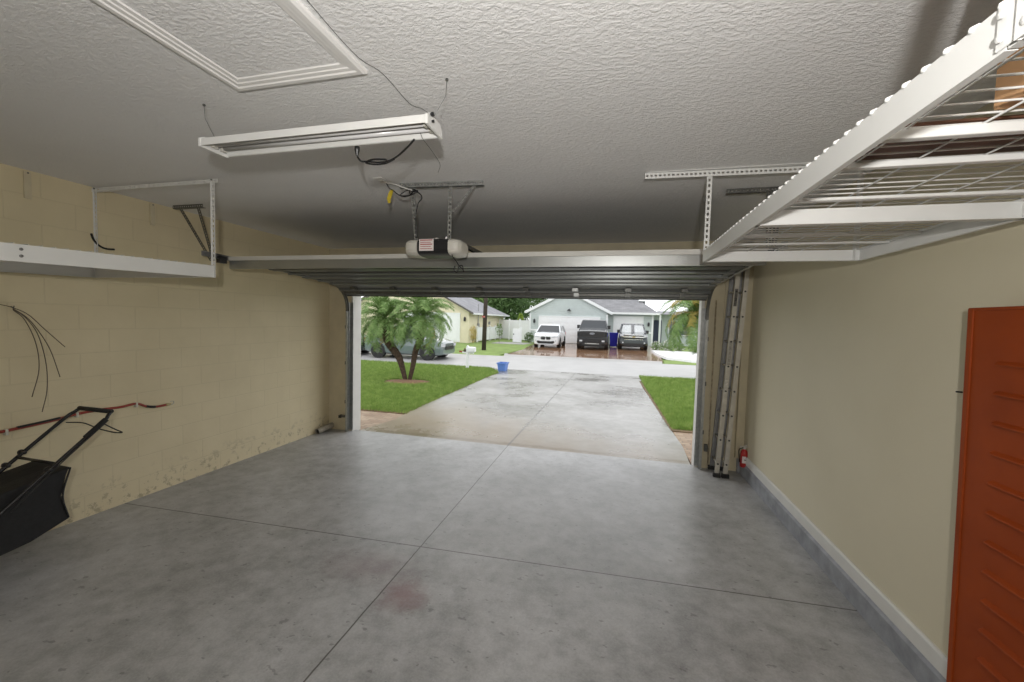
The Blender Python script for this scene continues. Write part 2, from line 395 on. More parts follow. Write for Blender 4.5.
def arc(pts, n=6):
    """Catmull-Rom through points"""
    P = [V(p) for p in pts]; P = [P[0] * 2 - P[1]] + P + [P[-1] * 2 - P[-2]]; out = []
    for i in range(1, len(P) - 2):
        for k in range(n):
            t = k / n; a, b, c, d = P[i - 1], P[i], P[i + 1], P[i + 2]
            out.append(.5 * ((2 * b) + (c - a) * t + (2 * a - 5 * b + 4 * c - d) * t * t + (3 * b - a - 3 * c + d) * t ** 3))
    out.append(P[-2]); return out

# ------------------------------------------------------------------ room
XL, XR, ZC, YB = -.449, 5.455, 2.8235, -6.5
fz = lambda y: -.005 * y
mb = MB(); mb.add([(XL - .2, YB - .1, fz(YB) - .0), (XR + .2, YB - .1, fz(YB)), (XR + .2, .07, 0), (XL - .2, .07, 0),
                   (XL - .2, YB - .1, -.15), (XR + .2, YB - .1, -.15), (XR + .2, .07, -.15), (XL - .2, .07, -.15)],
                  [(0, 1, 2, 3), (7, 6, 5, 4), (0, 4, 5, 1), (1, 5, 6, 2), (2, 6, 7, 3), (3, 7, 4, 0)])
setting(mb.build('floor', 'floor'))
setting(MB().box(XL - .2, XR + .2, YB - .2, .22, ZC, ZC + .15).build('ceiling', 'ceiling'))
setting(MB().box(XL - .2, XL, YB, .22, -.15, ZC).build('wall_left', 'block'))
setting(MB().box(XR, XR + .2, YB, .22, -.15, ZC).build('wall_right', 'drywall'))
setting(MB().box(XL - .2, XR + .2, YB - .2, YB, -.15, ZC).build('wall_back', 'drywall'))
mb = MB(); mb.box(XL, -.05, 0, .18, -.15, ZC); mb.box(4.95, XR, 0, .145, -.15, ZC); mb.box(-.05, 4.95, 0, .18, 2.17, ZC)
setting(mb.build('wall_front', 'cream_front'))
# white reveal boards lining the opening
setting(MB().box(-.05, -.025, -.002, .205, -.03, 2.17).build('trim_1', 'white_trim'))
setting(MB().box(4.915, 4.95, -.002, .14, -.03, 2.17).build('trim_2', 'white_trim'))
setting(MB().box(-.025, 4.925, -.002, .18, 2.15, 2.17).build('trim_3', 'white_trim'))
# timber casing strips on the inside face, right of the opening
setting(MB().box(5.17, 5.26, -.018, 0, .02, 2.75).build('trim_4', 'cream_front', bevel=.003))
setting(MB().box(5.37, XR, -.06, 0, .18, 2.75).build('trim_5', 'cream_front', bevel=.003))
# curb and baseboard on the right wall
mb = MB(); mb.add([(5.425, YB, .02), (5.425, 0, -.01), (5.425, 0, .135), (5.425, YB, .148), (5.445, YB, .165), (5.445, 0, .155), (XR, YB, .165), (XR, 0, .155), (XR, YB, 0), (XR, 0, 0)],
      [(0, 1, 2, 3), (3, 2, 5, 4), (4, 5, 7, 6), (0, 3, 4, 6, 8), (1, 9, 7, 5, 2)])
setting(mb.build('trim_6', 'curb'))
setting(MB().ext([(5.437, .160), (XR, .160), (XR, .252), (5.444, .252), (5.437, .240)], 'y', YB, -.06).build('baseboard_right', 'white_trim'))
mb = MB(); mb.box(5.40, 5.425, -.06, -.0, 0, .18)
setting(mb.build('trim_7', 'curb'))

# ------------------------------------------------------------------ attic hatch in the ceiling
t = thing('attic_hatch', 'white moulded attic access frame around a textured ceiling panel', 'hatch', (2.48, -4.55, ZC))
mb = MB()
ox0, ox1, oy0, oy1 = 2.146, 2.815, -5.25, -3.873
prof = [(0, 0), (0, -.012), (.012, -.018), (.030, -.018), (.034, -.013), (.052, -.013), (.056, -.009), (.074, -.008), (.078, 0)]
rg_ = []
for d, z in prof: rg_.append([V((ox0 + d, oy0 + d, ZC + z)), V((ox1 - d, oy0 + d, ZC + z)), V((ox1 - d, oy1 - d, ZC + z)), V((ox0 + d, oy1 - d, ZC + z))])
mb.rings(rg_, cap=False); mb.build('frame', 'hatch_white', t)
MB().box(ox0 + .078, ox1 - .078, oy0 + .078, oy1 - .078, ZC - .003, ZC + .0).build('panel', 'ceiling', t)

# ------------------------------------------------------------------ shop light
t = thing('shop_light', 'white twin tube shop light hung on wires from the ceiling', 'ceiling light', (2.48, -3.79, 2.60))
x0, x1 = 1.885, 3.07
ya, yb = -3.852, -3.705
zl = 2.60
mb = MB()   # reflector shell, open below
pr = [(ya, zl), (ya + .004, zl + .036), (ya + .03, zl + .050), (yb - .03, zl + .050), (yb - .004, zl + .012), (yb, zl),
      (yb - .008, zl + .002), (yb - .036, zl + .044), (ya + .034, zl + .044), (ya + .010, zl + .034), (ya + .006, zl + .002)]
mb.ext(pr, 'x', x0, x1); mb.build('reflector', 'white_metal', t, bevel=.001)
for xa in (x0 - .012, x1):
    MB().ext([(ya - .002, zl - .004), (yb + .002, zl - .004), (yb - .002, zl + .03), (yb - .03, zl + .050), (ya + .02, zl + .050), (ya - .002, zl + .036)], 'x', xa, xa + .012).build('end_cap', 'white_metal', t, bevel=.002)
for yy in (ya + .055, yb - .045):
    o = MB().tube([(x0 + .03, yy, zl + .024), (x1 - .03, yy, zl + .024)], .0125, 14).build('lamp_tube', 'tube', t, smooth=True)
    for xx in (x0 + .012, x1 - .03):
        MB().box(xx, xx + .018, yy - .013, yy + .013, zl + .008, zl + .05).build('lamp_holder', 'white_plastic', t, bevel=.002)
MB().lathe([(.007, 0), (.009, .004), (.009, .012), (.004, .014)], (x1 + .012, ya + .03, zl + .046), 'x', 12).build('knob', 'black', t)
MB().lathe([(.005, 0), (.006, .004), (.006, .01)], (x1 + .012, ya + .04, zl + .022), 'x', 12).build('knob', 'black', t)
MB().tube([(1.847, -3.80, ZC), (1.86, -3.806, 2.75), (1.912, -3.80, 2.655)], .0012, 6).build('hanging_wire', 'screw', t)
MB().tube([(3.122, -3.755, ZC), (3.118, -3.757, 2.75), (3.066, -3.77, 2.655)], .0012, 6).build('hanging_wire', 'screw', t)
for hx, hy in ((1.847, -3.80), (3.122, -3.755)):
    MB().lathe([(.006, 0), (.007, -.006), (.003, -.010)], (hx, hy, ZC), 'z', 10).build('screw_hook', 'dark_steel', t)
# pull chain
MB().tube(arc([(2.99, yb - .03, zl + .02), (2.992, yb - .01, zl), (2.975, yb + .12, zl), (2.945, yb + .28, zl), (2.87, yb + .42, zl + .01)]), .0014, 6).build('pull_cord', 'screw', t)
# power cord bundled under the fitting
mb = MB()
mb.tube(arc([(2.95, yb - .01, zl + .0), (2.90, yb + .03, zl - .008), (2.82, yb + .08, zl - .025), (2.75, yb + .11, zl - .035), (2.69, yb + .11, zl - .038), (2.63, yb + .11, zl - .03), (2.60, yb + .10, zl - .03), (2.60, yb + .07, zl - .02)]), .0045, 8)
mb.tube(arc([(2.78, yb + .11, zl - .028), (2.72, yb + .12, zl - .042), (2.66, yb + .12, zl - .042), (2.62, yb + .11, zl - .034), (2.67, yb + .10, zl - .026), (2.74, yb + .105, zl - .03)]), .0045, 8)
o = mb.build('power_cord', 'black', t, smooth=True)
MB().lathe([(.005, 0), (.009, .015), (.013, .03), (.012, .045)], (2.612, yb + .05, zl - .025), 'z', 10).build('plug', 'black', o)
# thin wire stapled along the ceiling beside the hatch
tag(MB().tube(arc([(2.86, -4.45, ZC - .002), (2.83, -4.0, ZC - .002), (2.87, -3.85, ZC - .003), (2.87, -3.62, ZC - .006), (2.905, -3.55, ZC - .002), (2.93, -3.45, ZC - .002)]), .0013, 6).build('ceiling_wire', 'screw'),
    'thin grey wire running across the ceiling beside the attic hatch', 'wire')

# ------------------------------------------------------------------ overhead racks
def bolt(mb, p, ax, r=.006, h=.004):
    mb.lathe([(r, 0), (r, h * .6), (r * .5, h)], p, ax, 8)
def perforated_post(parent, x, y, z0, z1, flange=(1, 0, 0), other=(0, -1, 0), mat='white_metal', w=.030):
    MB().perf_angle((x, y, z0), (x, y, z1), flange, other, w, wb=.010, hole=.013, pitch=.036, slot=.020).build('post', mat, parent)
MB.warp = lambda x, y, z: (x, y, z + .030 * (y + 2.945) if z < 2.2 else z)
# left rack: near end is out of frame, far end at y = -2.93
t = thing('overhead_storage_rack', 'white ceiling storage rack along the left cream wall', 'storage rack', (.2, -4.2, 2.08))
lx0, lx1, ly0, ly1, lz0, lz1 = -.42, .862, -5.4, -2.945, 2.062, 2.152
mb = MB()
mb.ext([(lx1, lz0), (lx1, lz1), (lx1 - .02, lz1), (lx1 - .02, lz1 - .006), (lx1 - .004, lz1 - .006), (lx1 - .004, lz0 + .004), (lx1 - .03, lz0 + .004), (lx1 - .03, lz0)], 'y', ly0, ly1)
mb.build('side_beam', 'white_metal', t)
mb = MB(); mb.ext([(lx0, lz0), (lx0, lz1), (lx0 + .02, lz1), (lx0 + .02, lz1 - .006), (lx0 + .004, lz1 - .006), (lx0 + .004, lz0 + .004), (lx0 + .03, lz0 + .004), (lx0 + .03, lz0)], 'y', ly0, ly1)
mb.build('side_beam', 'white_metal', t)
for yy in (ly1, -4.0, -5.1):
    MB().box(lx0 + .004, lx1 - .004, yy - .004, yy, lz0, lz1 - .012).box(lx0 + .004, lx1 - .004, yy - .03, yy - .004, lz0, lz0 + .004).build('end_beam' if yy == ly1 else 'cross_beam', 'white_metal', t)
mb = MB()
y = ly0
while y < ly1: mb.tube([(lx0, y, lz1 + .004), (lx1, y, lz1 + .004)], .0022, 5); y += .0533
x = lx0 + .1
while x < lx1: mb.tube([(x, ly0, lz1), (x, ly1, lz1)], .0022, 5); x += .152
mb.build('wire_deck', 'white_metal', t)
for px, fl in ((lx1 - .030, (1, 0, 0)), (lx0, (1, 0, 0))):
    perforated_post(t, px, -2.937, lz0 + .0, ZC - .01, fl, (0, -1, 0))
MB().perf_angle((lx0 - .02, -2.94, ZC - .042), (.90, -2.94, ZC - .042), (0, 0, 1), (0, 1, 0), .028, hole=.006, pitch=.05, slot=.02).build('ceiling_bracket', 'white_metal', t)
for p in ((lx1 + .0, -3.99, lz0 + .065), (lx1, -3.99, lz0 + .03)):
    mb = MB(); bolt(mb, p, 'x', .008, .006); mb.build('bolt', 'screw', t)
for p in ((.845, -2.945, ZC - .02), (-.40, -2.945, ZC - .02)):
    MB().lathe([(.007, 0), (.007, -.005), (.003, -.008)], p, 'y', 8).build('bolt', 'screw', t)

MB.warp = lambda x, y, z: (x + .009 * (y + 4.65), y, z)
# right rack, near, over the camera's right shoulder
t = thing('overhead_storage_rack', 'white ceiling storage rack with open wire deck above the right wall', 'storage rack', (4.9, -3.9, 2.21))
rx0, rx1, ry0, ry1, rz0, rz1 = 4.405, 5.30, -5.6, -2.46, 2.215, 2.288
C_ = lambda x, s: [(x, rz0), (x, rz1), (x + s * .022, rz1), (x + s * .022, rz1 - .006), (x + s * .004, rz1 - .006), (x + s * .004, rz0 + .004), (x + s * .016, rz0 + .004), (x + s * .016, rz0)]
for xx, s in ((rx0, 1), (rx1, -1)):
    MB().ext(C_(xx, s), 'y', -4.632, ry1).build('side_beam', 'white_metal', t)
    MB().ext(C_(xx, s), 'y', ry0, -4.637).build('side_beam', 'white_metal', t)
MB().box(rx0 + .004, rx1 - .004, ry1 - .004, ry1, rz0, rz1 - .004).box(rx0, rx1, ry1 - .03, ry1 - .004, rz0, rz0 + .003).build('end_beam', 'white_metal', t)
for yy, hh in ((-3.47, .066), ):
    MB().box(rx0 + .004, rx1 - .004, yy - .02, yy - .016, rz0 + .002, rz0 + .002 + hh).box(rx0 + .004, rx1 - .004, yy - .05, yy - .016, rz0, rz0 + .004).build('cross_beam', 'white_metal', t)
for yy in (-4.20, -3.99, -3.635, -2.98, -2.74):
    rh_ = {-4.20: .024, -3.99: .018}.get(yy, .012); MB().box(rx0 + .006, rx1 - .006, yy - .012, yy + .012, rz1 - .004 - rh_, rz1 - .004).build('cross_rail', 'white_metal', t, bevel=.003)
mb = MB(); y = ry0 + .02
while y < ry1:
    mb.tube([(rx0 + .01, y, rz0 + .012), (rx0 - .004, y, rz0 + .05), (rx0 - .003, y, rz1 + .002), (rx0 + .008, y, rz1 + .008), (rx0 + .03, y, rz1 + .003), (rx1 - .02, y, rz1 + .003)][2:], .0026, 6)
    y += .0533
x = rx0 + .12
while x < rx1: mb.tube([(x, ry0, rz1 - .002), (x, ry1, rz1 - .002)], .0026, 6); x += .152
y = ry0 + .02
while y < ry1:
    mb.lathe([(.002, -.003), (.006, -.002), (.0068, .002), (.005, .006), (.002, .008)], (rx0 + .002, y, rz1 - .001), 'z', 10); y += .0533
mb.build('wire_deck', 'white_metal', t, smooth=True)
perforated_post(t, rx0, ry1, rz0 + .04, ZC - .01, (1, 0, 0), (0, -1, 0), w=.034)
MB().perf((4.01, -2.49, ZC - .045), (5.44, -2.43, ZC - .045), (0, 0, 1), .038, hole=.012, pitch=.028, slot=.016).box(4.03, 5.44, -2.49, -2.455, ZC - .004, ZC).build('ceiling_bracket', 'white_metal', t)
MB().perf_angle((rx0 - .006, -4.655, rz0), (rx0 - .006, -4.655, ZC), (0, -1, 0), (1, 0, 0), .05).build('post', 'white_metal', t)
MB().perf_angle((rx1 - .04, ry1, rz0), (rx1 - .04, ry1, ZC - .04), (1, 0, 0), (0, -1, 0), .034).build('post', 'white_metal', t)
mb = MB()
MB().box(rx0 - .004, rx0, -4.70, -4.62, rz0 + .004, rz1 - .004).build('splice_plate', 'white_metal', t, bevel=.001)
for yy in (-4.632, -4.672):
    for zz in (rz0 + .02, rz1 - .018): MB().lathe([(.003, -.004), (.007, -.003), (.007, 0), ], (rx0 - .006, yy, zz), 'x', 12).build('bolt', 'white_metal', t)
MB.warp = None
# things lying on the right rack
tag(MB().box(rx0 + .10, rx1 - .01, -4.17, -3.97, rz1 + .009, rz1 + .027).build('wooden_plank', 'plank', bevel=.003), 'dark brown plank lying across the wire deck of the right rack', 'plank')
t2 = thing('cardboard_box', 'brown cardboard box standing on the right rack against the wall', 'box', (5.0, -4.45, rz1 + .009))
MB().box(4.67, 5.35, -4.42, -4.24, rz1 + .009, ZC - .06).build('body', 'cardboard', t2, bevel=.004)
MB().box(5.04, 5.09, -4.422, -4.238, rz1 + .008, ZC - .058).build('tape', simple('packing_tape', (.45, .30, .16), .3), t2)

# ------------------------------------------------------------------ sectional garage door, raised
PX0, PX1 = -.045, 4.945
# path of the door's outer skin (y,z) from the top rear edge to the bottom edge
path = [(-2.02, 2.372), (-1.50, 2.335), (-1.48, 2.334), (-.98, 2.300), (-.96, 2.298), (-.47, 2.262), (-.45, 2.260), (-.16, 2.165), (-.10, 2.10)]
door = thing('garage_door', 'grey steel sectional garage door raised overhead across the opening', 'garage door', (2.45, -1.0, 2.25))
secs = [((-2.02, 2.372), (-1.50, 2.338)), ((-1.495, 2.338), (-.98, 2.303)), ((-.975, 2.303), (-.47, 2.268)), ((-.465, 2.266), (-.10, 2.135))]
for i, (a, b) in enumerate(secs):
    A = V((0, a[0], a[1])); B = V((0, b[0], b[1])); d = (B - A).normalized(); n = V((0, d.z, -d.y))  # downwards normal
    if n.z > 0: n = -n
    ln = (B - A).length
    def P(t_, h_): p = A + d * t_ + n * h_; return (p.y, p.z)
    sec = MB().ext([P(0, 0), P(ln, 0), P(ln, .012), P(0, .012)], 'x', PX0, PX1).build('door_section', 'door_steel', door)
    ribs = [0.004, ln * .5 - .02, ln - .044]
    if i == 0: ribs = [ln * .5 - .02, ln - .044]
    for rt in ribs:
        MB().ext([P(rt, .011), P(rt + .004, .040), P(rt + .036, .040), P(rt + .040, .011)], 'x', PX0, PX1).build('rib', 'door_steel', sec, bevel=.002)
    if i == 3:
        for k in range(8):
            xx = .24 + k * .63
            hm = 'galv' if k == 5 else 'dark_steel'
            pa = P(.17, .012); 
            MB().box(xx - .035, xx + .035, -.40 + .0, -.30, pa[1] - .028, pa[1] + .01, None).build('hinge', hm, sec)
            MB().box(xx - .03, xx + .03, -.25, -.15, 2.115, 2.175).build('bottom_bracket', hm, sec)
    if i < 3:
        mb = MB()
        for xx in (PX0 + .01, PX1 - .07):
            mb.ext([P(.02, .010), P(ln - .02, .010), P(ln - .02, .030), P(.02, .030)], 'x', xx, xx + .06)
        mb.build('stile', 'door_steel', sec)
# rear stiffening strut and pale top edge
MB().ext([(-2.035, 2.335), (-2.035, 2.252), (-2.005, 2.252), (-2.005, 2.256), (-2.031, 2.256), (-2.031, 2.335)], 'x', PX0, PX1).build('strut', simple('bright_steel_strut', (.40, .41, .40), .30, .75, var=.05), door)
MB().box(PX0, PX1, -2.045, -2.02, 2.336, 2.376).build('top_edge', 'door_edge', door)
MB().ext([(-.12, 2.145), (-.085, 2.145), (-.075, 2.098), (-.115, 2.090)], 'x', PX0, PX1).build('bottom_seal', 'black_rubber', door)
MB().ext([(-.20, 2.125), (-.20, 2.155), (-.125, 2.15), (-.125, 2.10), (-.13, 2.10), (-.13, 2.125)], 'x', PX0, PX1).build('bottom_rail', 'dark_steel', door)
# tracks either side
def track(xc, s, label):
    t = thing('door_track', label, 'door track', (xc, -.08, 0), 'garage door tracks')
    def channel(pts, name, mat='galv'):
        mb = MB()
        prof = [(-.014, -.024), (.014, -.024), (.014, -.021), (-.010, -.021), (-.010, .021), (.014, .021), (.014, .024), (-.014, .024)]
        rings = []
        for i, p in enumerate(pts):
            p = V(p); d = (V(pts[min(i + 1, len(pts) - 1)]) - V(pts[max(i - 1, 0)])).normalized(); n = V((0, -d.z, d.y))
            rings.append([p + V((1, 0, 0)) * (s * -a_) + n * b_ for a_, b_ in prof])
        mb.rings(rings); return mb.build(name, mat, t)
    channel([(xc, -.075, 0.01), (xc, -.075, 1.0), (xc, -.078, 1.85)], 'vertical_track')
    cv = [(xc, -.078, 1.86)]
    for k in range(9):
        a = k / 8 * PI / 2; cv.append((xc, -.078 - .36 * (1 - math.cos(a)), 1.90 + .36 * math.sin(a)))
    channel(cv, 'curved_track', 'dark_steel')
    channel([(xc, -.46, 2.270 + (.012 if s < 0 else 0)), (xc, -1.2, 2.308 + (.016 if s < 0 else 0)), (xc, -2.30, 2.352 + (.02 if s < 0 else 0))], 'horizontal_track', 'galv' if s > 0 else 'alu_dark')
    MB().box(xc - .035, xc + .012, -.11, -.002, .02, 2.0).box(xc - .0, xc + .004, -.04, 0, .0, 2.0).build('wall_angle', 'alu_dark', t) if False else \
    MB().ext([(xc - s * .052, -.001), (xc + s * .018, -.001), (xc + s * .018, -.09), (xc + s * .014, -.09), (xc + s * .014, -.006), (xc - s * .052, -.006)], 'z', .02, 2.0).build('wall_angle', 'galv', t)
    for zz in (.45, 1.05, 1.6):
        MB().box(xc + s * .018 - .008, xc + s * .018 + .008, -.10, -.04, zz, zz + .05).build('bracket', 'dark_steel', t)
    # rear hanger
    MB().perf_angle((xc - (.27 if s < 0 else .32), -2.37 if s < 0 else -2.04, ZC - .035), (xc + (.10 if s < 0 else .10), -2.37 if s < 0 else -2.04, ZC - .035), (0, 0, 1), (0, 1, 0), .032).build('ceiling_angle', 'dark_steel', t)
    MB().perf((xc - (.20 if s < 0 else .05), -2.365 if s < 0 else -2.035, ZC - .03), (xc - .03, -2.20 if s < 0 else -2.03, 2.31), (1, 0, 0), .036, hole=.009).build('hanger_strap', 'dark_steel', t)
    MB().perf((xc + .02, -2.365 if s < 0 else -2.035, ZC - .03), (xc, -2.20 if s < 0 else -2.03, 2.31), (1, 0, 0), .036, hole=.009).build('hanger_strap', 'dark_steel', t)
    MB().box(xc - .022, xc + .022, -2.14, -2.06, 2.30, 2.37).build('track_clamp', 'black', t)
    return t
track(-.068, -1, 'galvanised track with hanger straps on the left of the raised door')
track(4.968, 1, 'galvanised track on the right of the raised door beside the ladder')
t = thing('safety_sensor', 'small black sensor on a bracket low beside the left track', 'sensor', (-.17, -.04, .21))
MB().box(-.21, -.13, -.06, -.03, .215, .245).build('bracket', 'dark_steel', t)
MB().box(-.225, -.19, -.075, -.02, .205, .25).build('body', 'black', t, bevel=.004)
MB().tube(arc([(-.13, -.02, 2.0), (-.125, -.03, 1.2), (-.13, -.03, .3), (-.17, -.03, .235)]), .004, 6).build('cord', 'black', t)

# ------------------------------------------------------------------ opener
t = thing('garage_door_opener', 'white and black garage door opener hung from the ceiling by metal straps', 'door opener', (2.475, -2.5, 2.35))
def capsule(x0_, x1_, inner, name, mat):
    mb = MB(); rings = []
    n = 6
    for i in range(n + 1):
        f = i / n; x = x0_ + (x1_ - x0_) * f
        sc = 1 if inner == 'none' else (math.sqrt(max(0, 1 - (f if inner == 'R' else 1 - f) ** 2.6)) * .42 + .58)
        w, h = .13 * sc, .066 * sc
        rings.append([V((x, -2.40 + w * math.copysign(abs(math.cos(a)) ** .55, math.cos(a)), 2.348 + h * math.copysign(abs(math.sin(a)) ** .55, math.sin(a)))) for a in [2 * PI * (k + .5) / 20 for k in range(20)]])
    mb.rings(rings); return mb.build(name, mat, t, smooth=False)
capsule(2.355, 2.605, 'none', 'motor_housing', 'black')
capsule(2.225, 2.35, 'L', 'light_lens', 'white_plastic')
capsule(2.61, 2.70, 'R', 'light_lens', 'white_plastic')
lb = MB().box(2.375, 2.495, -2.536, -2.532, 2.312, 2.402).build('warning_label', 'label_white', t)
mb = MB()
for k in range(5):
    z = 2.390 - k * .016; mb.box(2.385, 2.485 - (k % 2) * .012, -2.5372, -2.5362, z, z + (.007 if k in (0,2) else .004))
mb.build('printed_text', 'label_ink', lb)
MB().tube([(2.55, -2.42, 2.41), (2.55, -2.42, 2.44)], .008).build('terminal', 'chrome', t)
MB().box(2.46, 2.49, -2.44, -2.40, 2.412, 2.43).build('terminal', 'chrome', t)
MB().perf_angle((2.225, -2.575, ZC - .034), (2.885, -2.53, ZC - .034), (0, 0, 1), (0, 1, 0), .034).build('ceiling_angle', 'galv', t)
MB().perf((2.335, -2.54, 2.40), (2.30, -2.54, ZC - .01), (1, 0, 0), .03, hole=.013, pitch=.034, slot=.019).build('hanger_strap', 'galv', t)
MB().perf((2.605, -2.525, 2.40), (2.61, -2.53, ZC - .01), (1, 0, 0), .03, hole=.013, pitch=.034, slot=.019).build('hanger_strap', 'galv', t)
MB().perf((2.83, -2.53, ZC - .01), (2.635, -2.53, 2.60), (1, 0, 0), .024).build('brace_strap', 'galv', t)
MB().box(2.585, 2.615, -2.30, -.02, 2.405, 2.437).build('rail', 'dark_steel', t)
MB().box(2.57, 2.63, -.03, 0, 2.37, 2.46).build('header_bracket', 'dark_steel', t)
MB().tube([(2.60, -2.25, 2.400), (2.60, -.05, 2.400)], .006).build('drive_chain', 'black', t)
mb = MB()
mb.tube(arc([(2.135, -2.62, ZC - .005), (2.15, -2.60, ZC - .04), (2.17, -2.58, 2.77), (2.22, -2.56, 2.735), (2.29, -2.55, 2.735), (2.34, -2.56, 2.76), (2.38, -2.55, 2.745), (2.40, -2.55, 2.71), (2.37, -2.55, 2.67), (2.355, -2.55, 2.60), (2.352, -2.55, 2.5), (2.36, -2.54, 2.41)]), .0045, 8)
mb.tube(arc([(2.34, -2.56, 2.76), (2.28, -2.57, 2.765), (2.23, -2.57, 2.735), (2.27, -2.57, 2.72), (2.33, -2.57, 2.735), (2.37, -2.56, 2.76), (2.31, -2.56, 2.775), (2.30, -2.56, 2.745)]), .0045, 8)
mb.build('power_cord', 'black', t, smooth=True)
mb = MB(); mb.tube(arc([(2.12, -2.62, ZC - .003), (2.10, -2.64, ZC - .01), (2.14, -2.66, ZC - .02), (2.20, -2.62, ZC - .02), (2.28, -2.58, 2.78), (2.33, -2.57, 2.765)]), .004, 8)
mb.build('white_cable', 'white_trim', t, smooth=True)
mb = MB(); mb.tube(arc([(2.625, -2.48, 2.30), (2.64, -2.50, 2.27), (2.67, -2.50, 2.235), (2.695, -2.50, 2.20), (2.735, -2.50, 2.165)]), .004, 7)
mb.tube(arc([(2.66, -2.50, 2.20), (2.655, -2.50, 2.165), (2.68, -2.50, 2.15), (2.69, -2.50, 2.19), (2.72, -2.50, 2.20), (2.735, -2.50, 2.15)]), .004, 7)
mb.build('release_cord', 'red_hose' if False else 'black', t, smooth=True)
tag(MB().ext([(2.12, 2.71), (2.135, 2.755), (2.155, 2.78), (2.175, 2.775), (2.165, 2.74), (2.15, 2.70), (2.15, 2.675), (2.13, 2.675)], 'y', -2.583, -2.578).build('cable_tag', 'yellow'), 'yellow plastic tag tied to the opener cord below the ceiling', 'tag')
t = thing('ceiling_outlet', 'small white outlet at the ceiling above the opener cord', 'outlet', (2.13, -2.66, ZC))
MB().box(2.09, 2.16, -2.72, -2.62, ZC - .006, ZC).build('cover_plate', 'hatch_white', t, bevel=.002)
MB().box(2.11, 2.14, -2.67, -2.64, ZC - .010, ZC - .005).build('socket', 'white_plastic', t)

# ------------------------------------------------------------------ left wall items
for (yy, lab) in ((-3.322, 'cream painted wall strap nearest the left edge below the ceiling'), (-2.478, 'cream painted wall strap seen between the rack posts below the ceiling')):
    t = thing('wall_strap', lab, 'bracket', (XL, yy, 2.72), 'painted straps high on the left wall')
    MB().box(XL, XL + .014, yy - .022, yy + .018, 2.61, ZC - .012).build('strap', 'cream_front', t, bevel=.002)
    MB().lathe([(.006, 0), (.006, .004), (.003, .006)], (XL + .014, yy, 2.80), 'x', 8).build('screw', 'dark_steel', t)
tag(MB().tube(arc([(XL + .05, -2.975, 2.425), (XL + .045, -2.955, 2.375), (XL + .04, -2.915, 2.335), (XL + .04, -2.87, 2.318), (XL + .04, -2.81, 2.322)]), .008, 8).build('bungee_hook', 'black_rubber', smooth=True), 'short curved black rubber strap behind the left rack post', 'strap')
# thin wires hanging from a hook
t = thing('hanging_wires', 'thin dark wires fanning from a hook on the left wall', 'wires', (XL, -3.43, 1.79))
for pts in ([(-3.75, 1.80), (-3.6, 1.83), (-3.49, 1.81), (-3.43, 1.79), (-3.35, 1.74), (-3.26, 1.625), (-3.147, 1.484)],
            [(-3.43, 1.785), (-3.36, 1.72), (-3.30, 1.62), (-3.235, 1.465), (-3.183, 1.244)],
            [(-3.43, 1.78), (-3.36, 1.71), (-3.30, 1.58), (-3.262, 1.36), (-3.262, 1.152), (-3.294, .985)],
            [(-3.43, 1.775), (-3.37, 1.70), (-3.315, 1.52), (-3.303, 1.32), (-3.347, 1.112)]):
    MB().tube(arc([(XL + .02, a, b) for a, b in pts]), .0028, 6).build('wire', 'wire_brown', t, smooth=True)
MB().tube([(XL, -3.43, 1.80), (XL + .03, -3.43, 1.79), (XL + .035, -3.43, 1.805)], .003, 6).build('hook', 'dark_steel', t)
# red air hose
t = thing('air_hose', 'red and black hose clipped along the left cream wall', 'hose', (XL, -3.0, .9))
hp = arc([(XL + .025, -4.2, .86), (XL + .022, -3.52, .887), (XL + .022, -3.417, .892), (XL + .022, -3.22, .905), (XL + .022, -3.098, .922), (XL + .022, -2.93, .926), (XL + .022, -2.78, .918), (XL + .022, -2.659, .925), (XL + .022, -2.58, .885), (XL + .022, -2.50, .863), (XL + .022, -2.40, .862)], 5)
MB().tube(hp[:22], .011, 10).build('hose', 'red_hose', t, smooth=True)
MB().tube(hp[21:], .0105, 10).build('hose', 'red_hose', t, smooth=True)
MB().tube([(p[0], p[1], p[2] + .004) for p in hp[9:17]], .0115, 10).build('tape', 'black_rubber', t, smooth=True)
MB().tube(hp[40:46], .0118, 10).build('tape', 'black_rubber', t, smooth=True)
MB().lathe([(.010, 0), (.014, .004), (.014, .02), (.009, .024), (.009, .045)], (XL + .022, -2.405, .862), 'y', 10).build('coupling', 'brass', t)
MB().tube(arc([(XL + .015, -2.37, .85), (XL + .02, -2.335, .86), (XL + .02, -2.33, .885), (XL + .02, -2.36, .89)]), .003, 6).build('clip', 'galv', t)
for yy, zz in ((-3.49, .88), (-3.09, .92), (-2.66, .915)):
    MB().box(XL, XL + .036, yy - .008, yy + .008, zz - .024, zz + .02).build('clip', 'white_plastic', t, bevel=.003)

# lawn mower: handle and rear bag, deck out of frame to the left
t = thing('lawn_mower', 'black push lawn mower with folded handle and rear grass bag against the left wall', 'lawn mower', (-.1, -3.9, 0.02))
hL, hR = -.30, .11
def hpt(x, q):  # q 0 at grip, 1 at deck
    a, b_ = V((x, -3.17, .985)), V((x, -3.80, .45)); return a + (b_ - a) * q
mb = MB(); mb.tube(arc([hpt(hL, 1), hpt(hL, .5), hpt(hL, .12), hpt(hL, .02) + V((.02, 0, 0)), V((hL + .07, -3.155, 1.0)), V((hR - .07, -3.155, 1.0)), hpt(hR, .02) - V((.02, 0, 0)), hpt(hR, .12), hpt(hR, .5), hpt(hR, 1)], 8), .0125, 12)
mb.build('handle', 'black_paint', t, smooth=True)
MB().tube([(hL + .03, -3.155, 1.0), (hR - .03, -3.155, 1.0)], .017, 12).build('foam_grip', 'black_rubber', t, smooth=True)
MB().tube([hpt(hR, .06), hpt(hR, .26)], .019, 12).build('foam_grip', 'black_rubber', t, smooth=True)
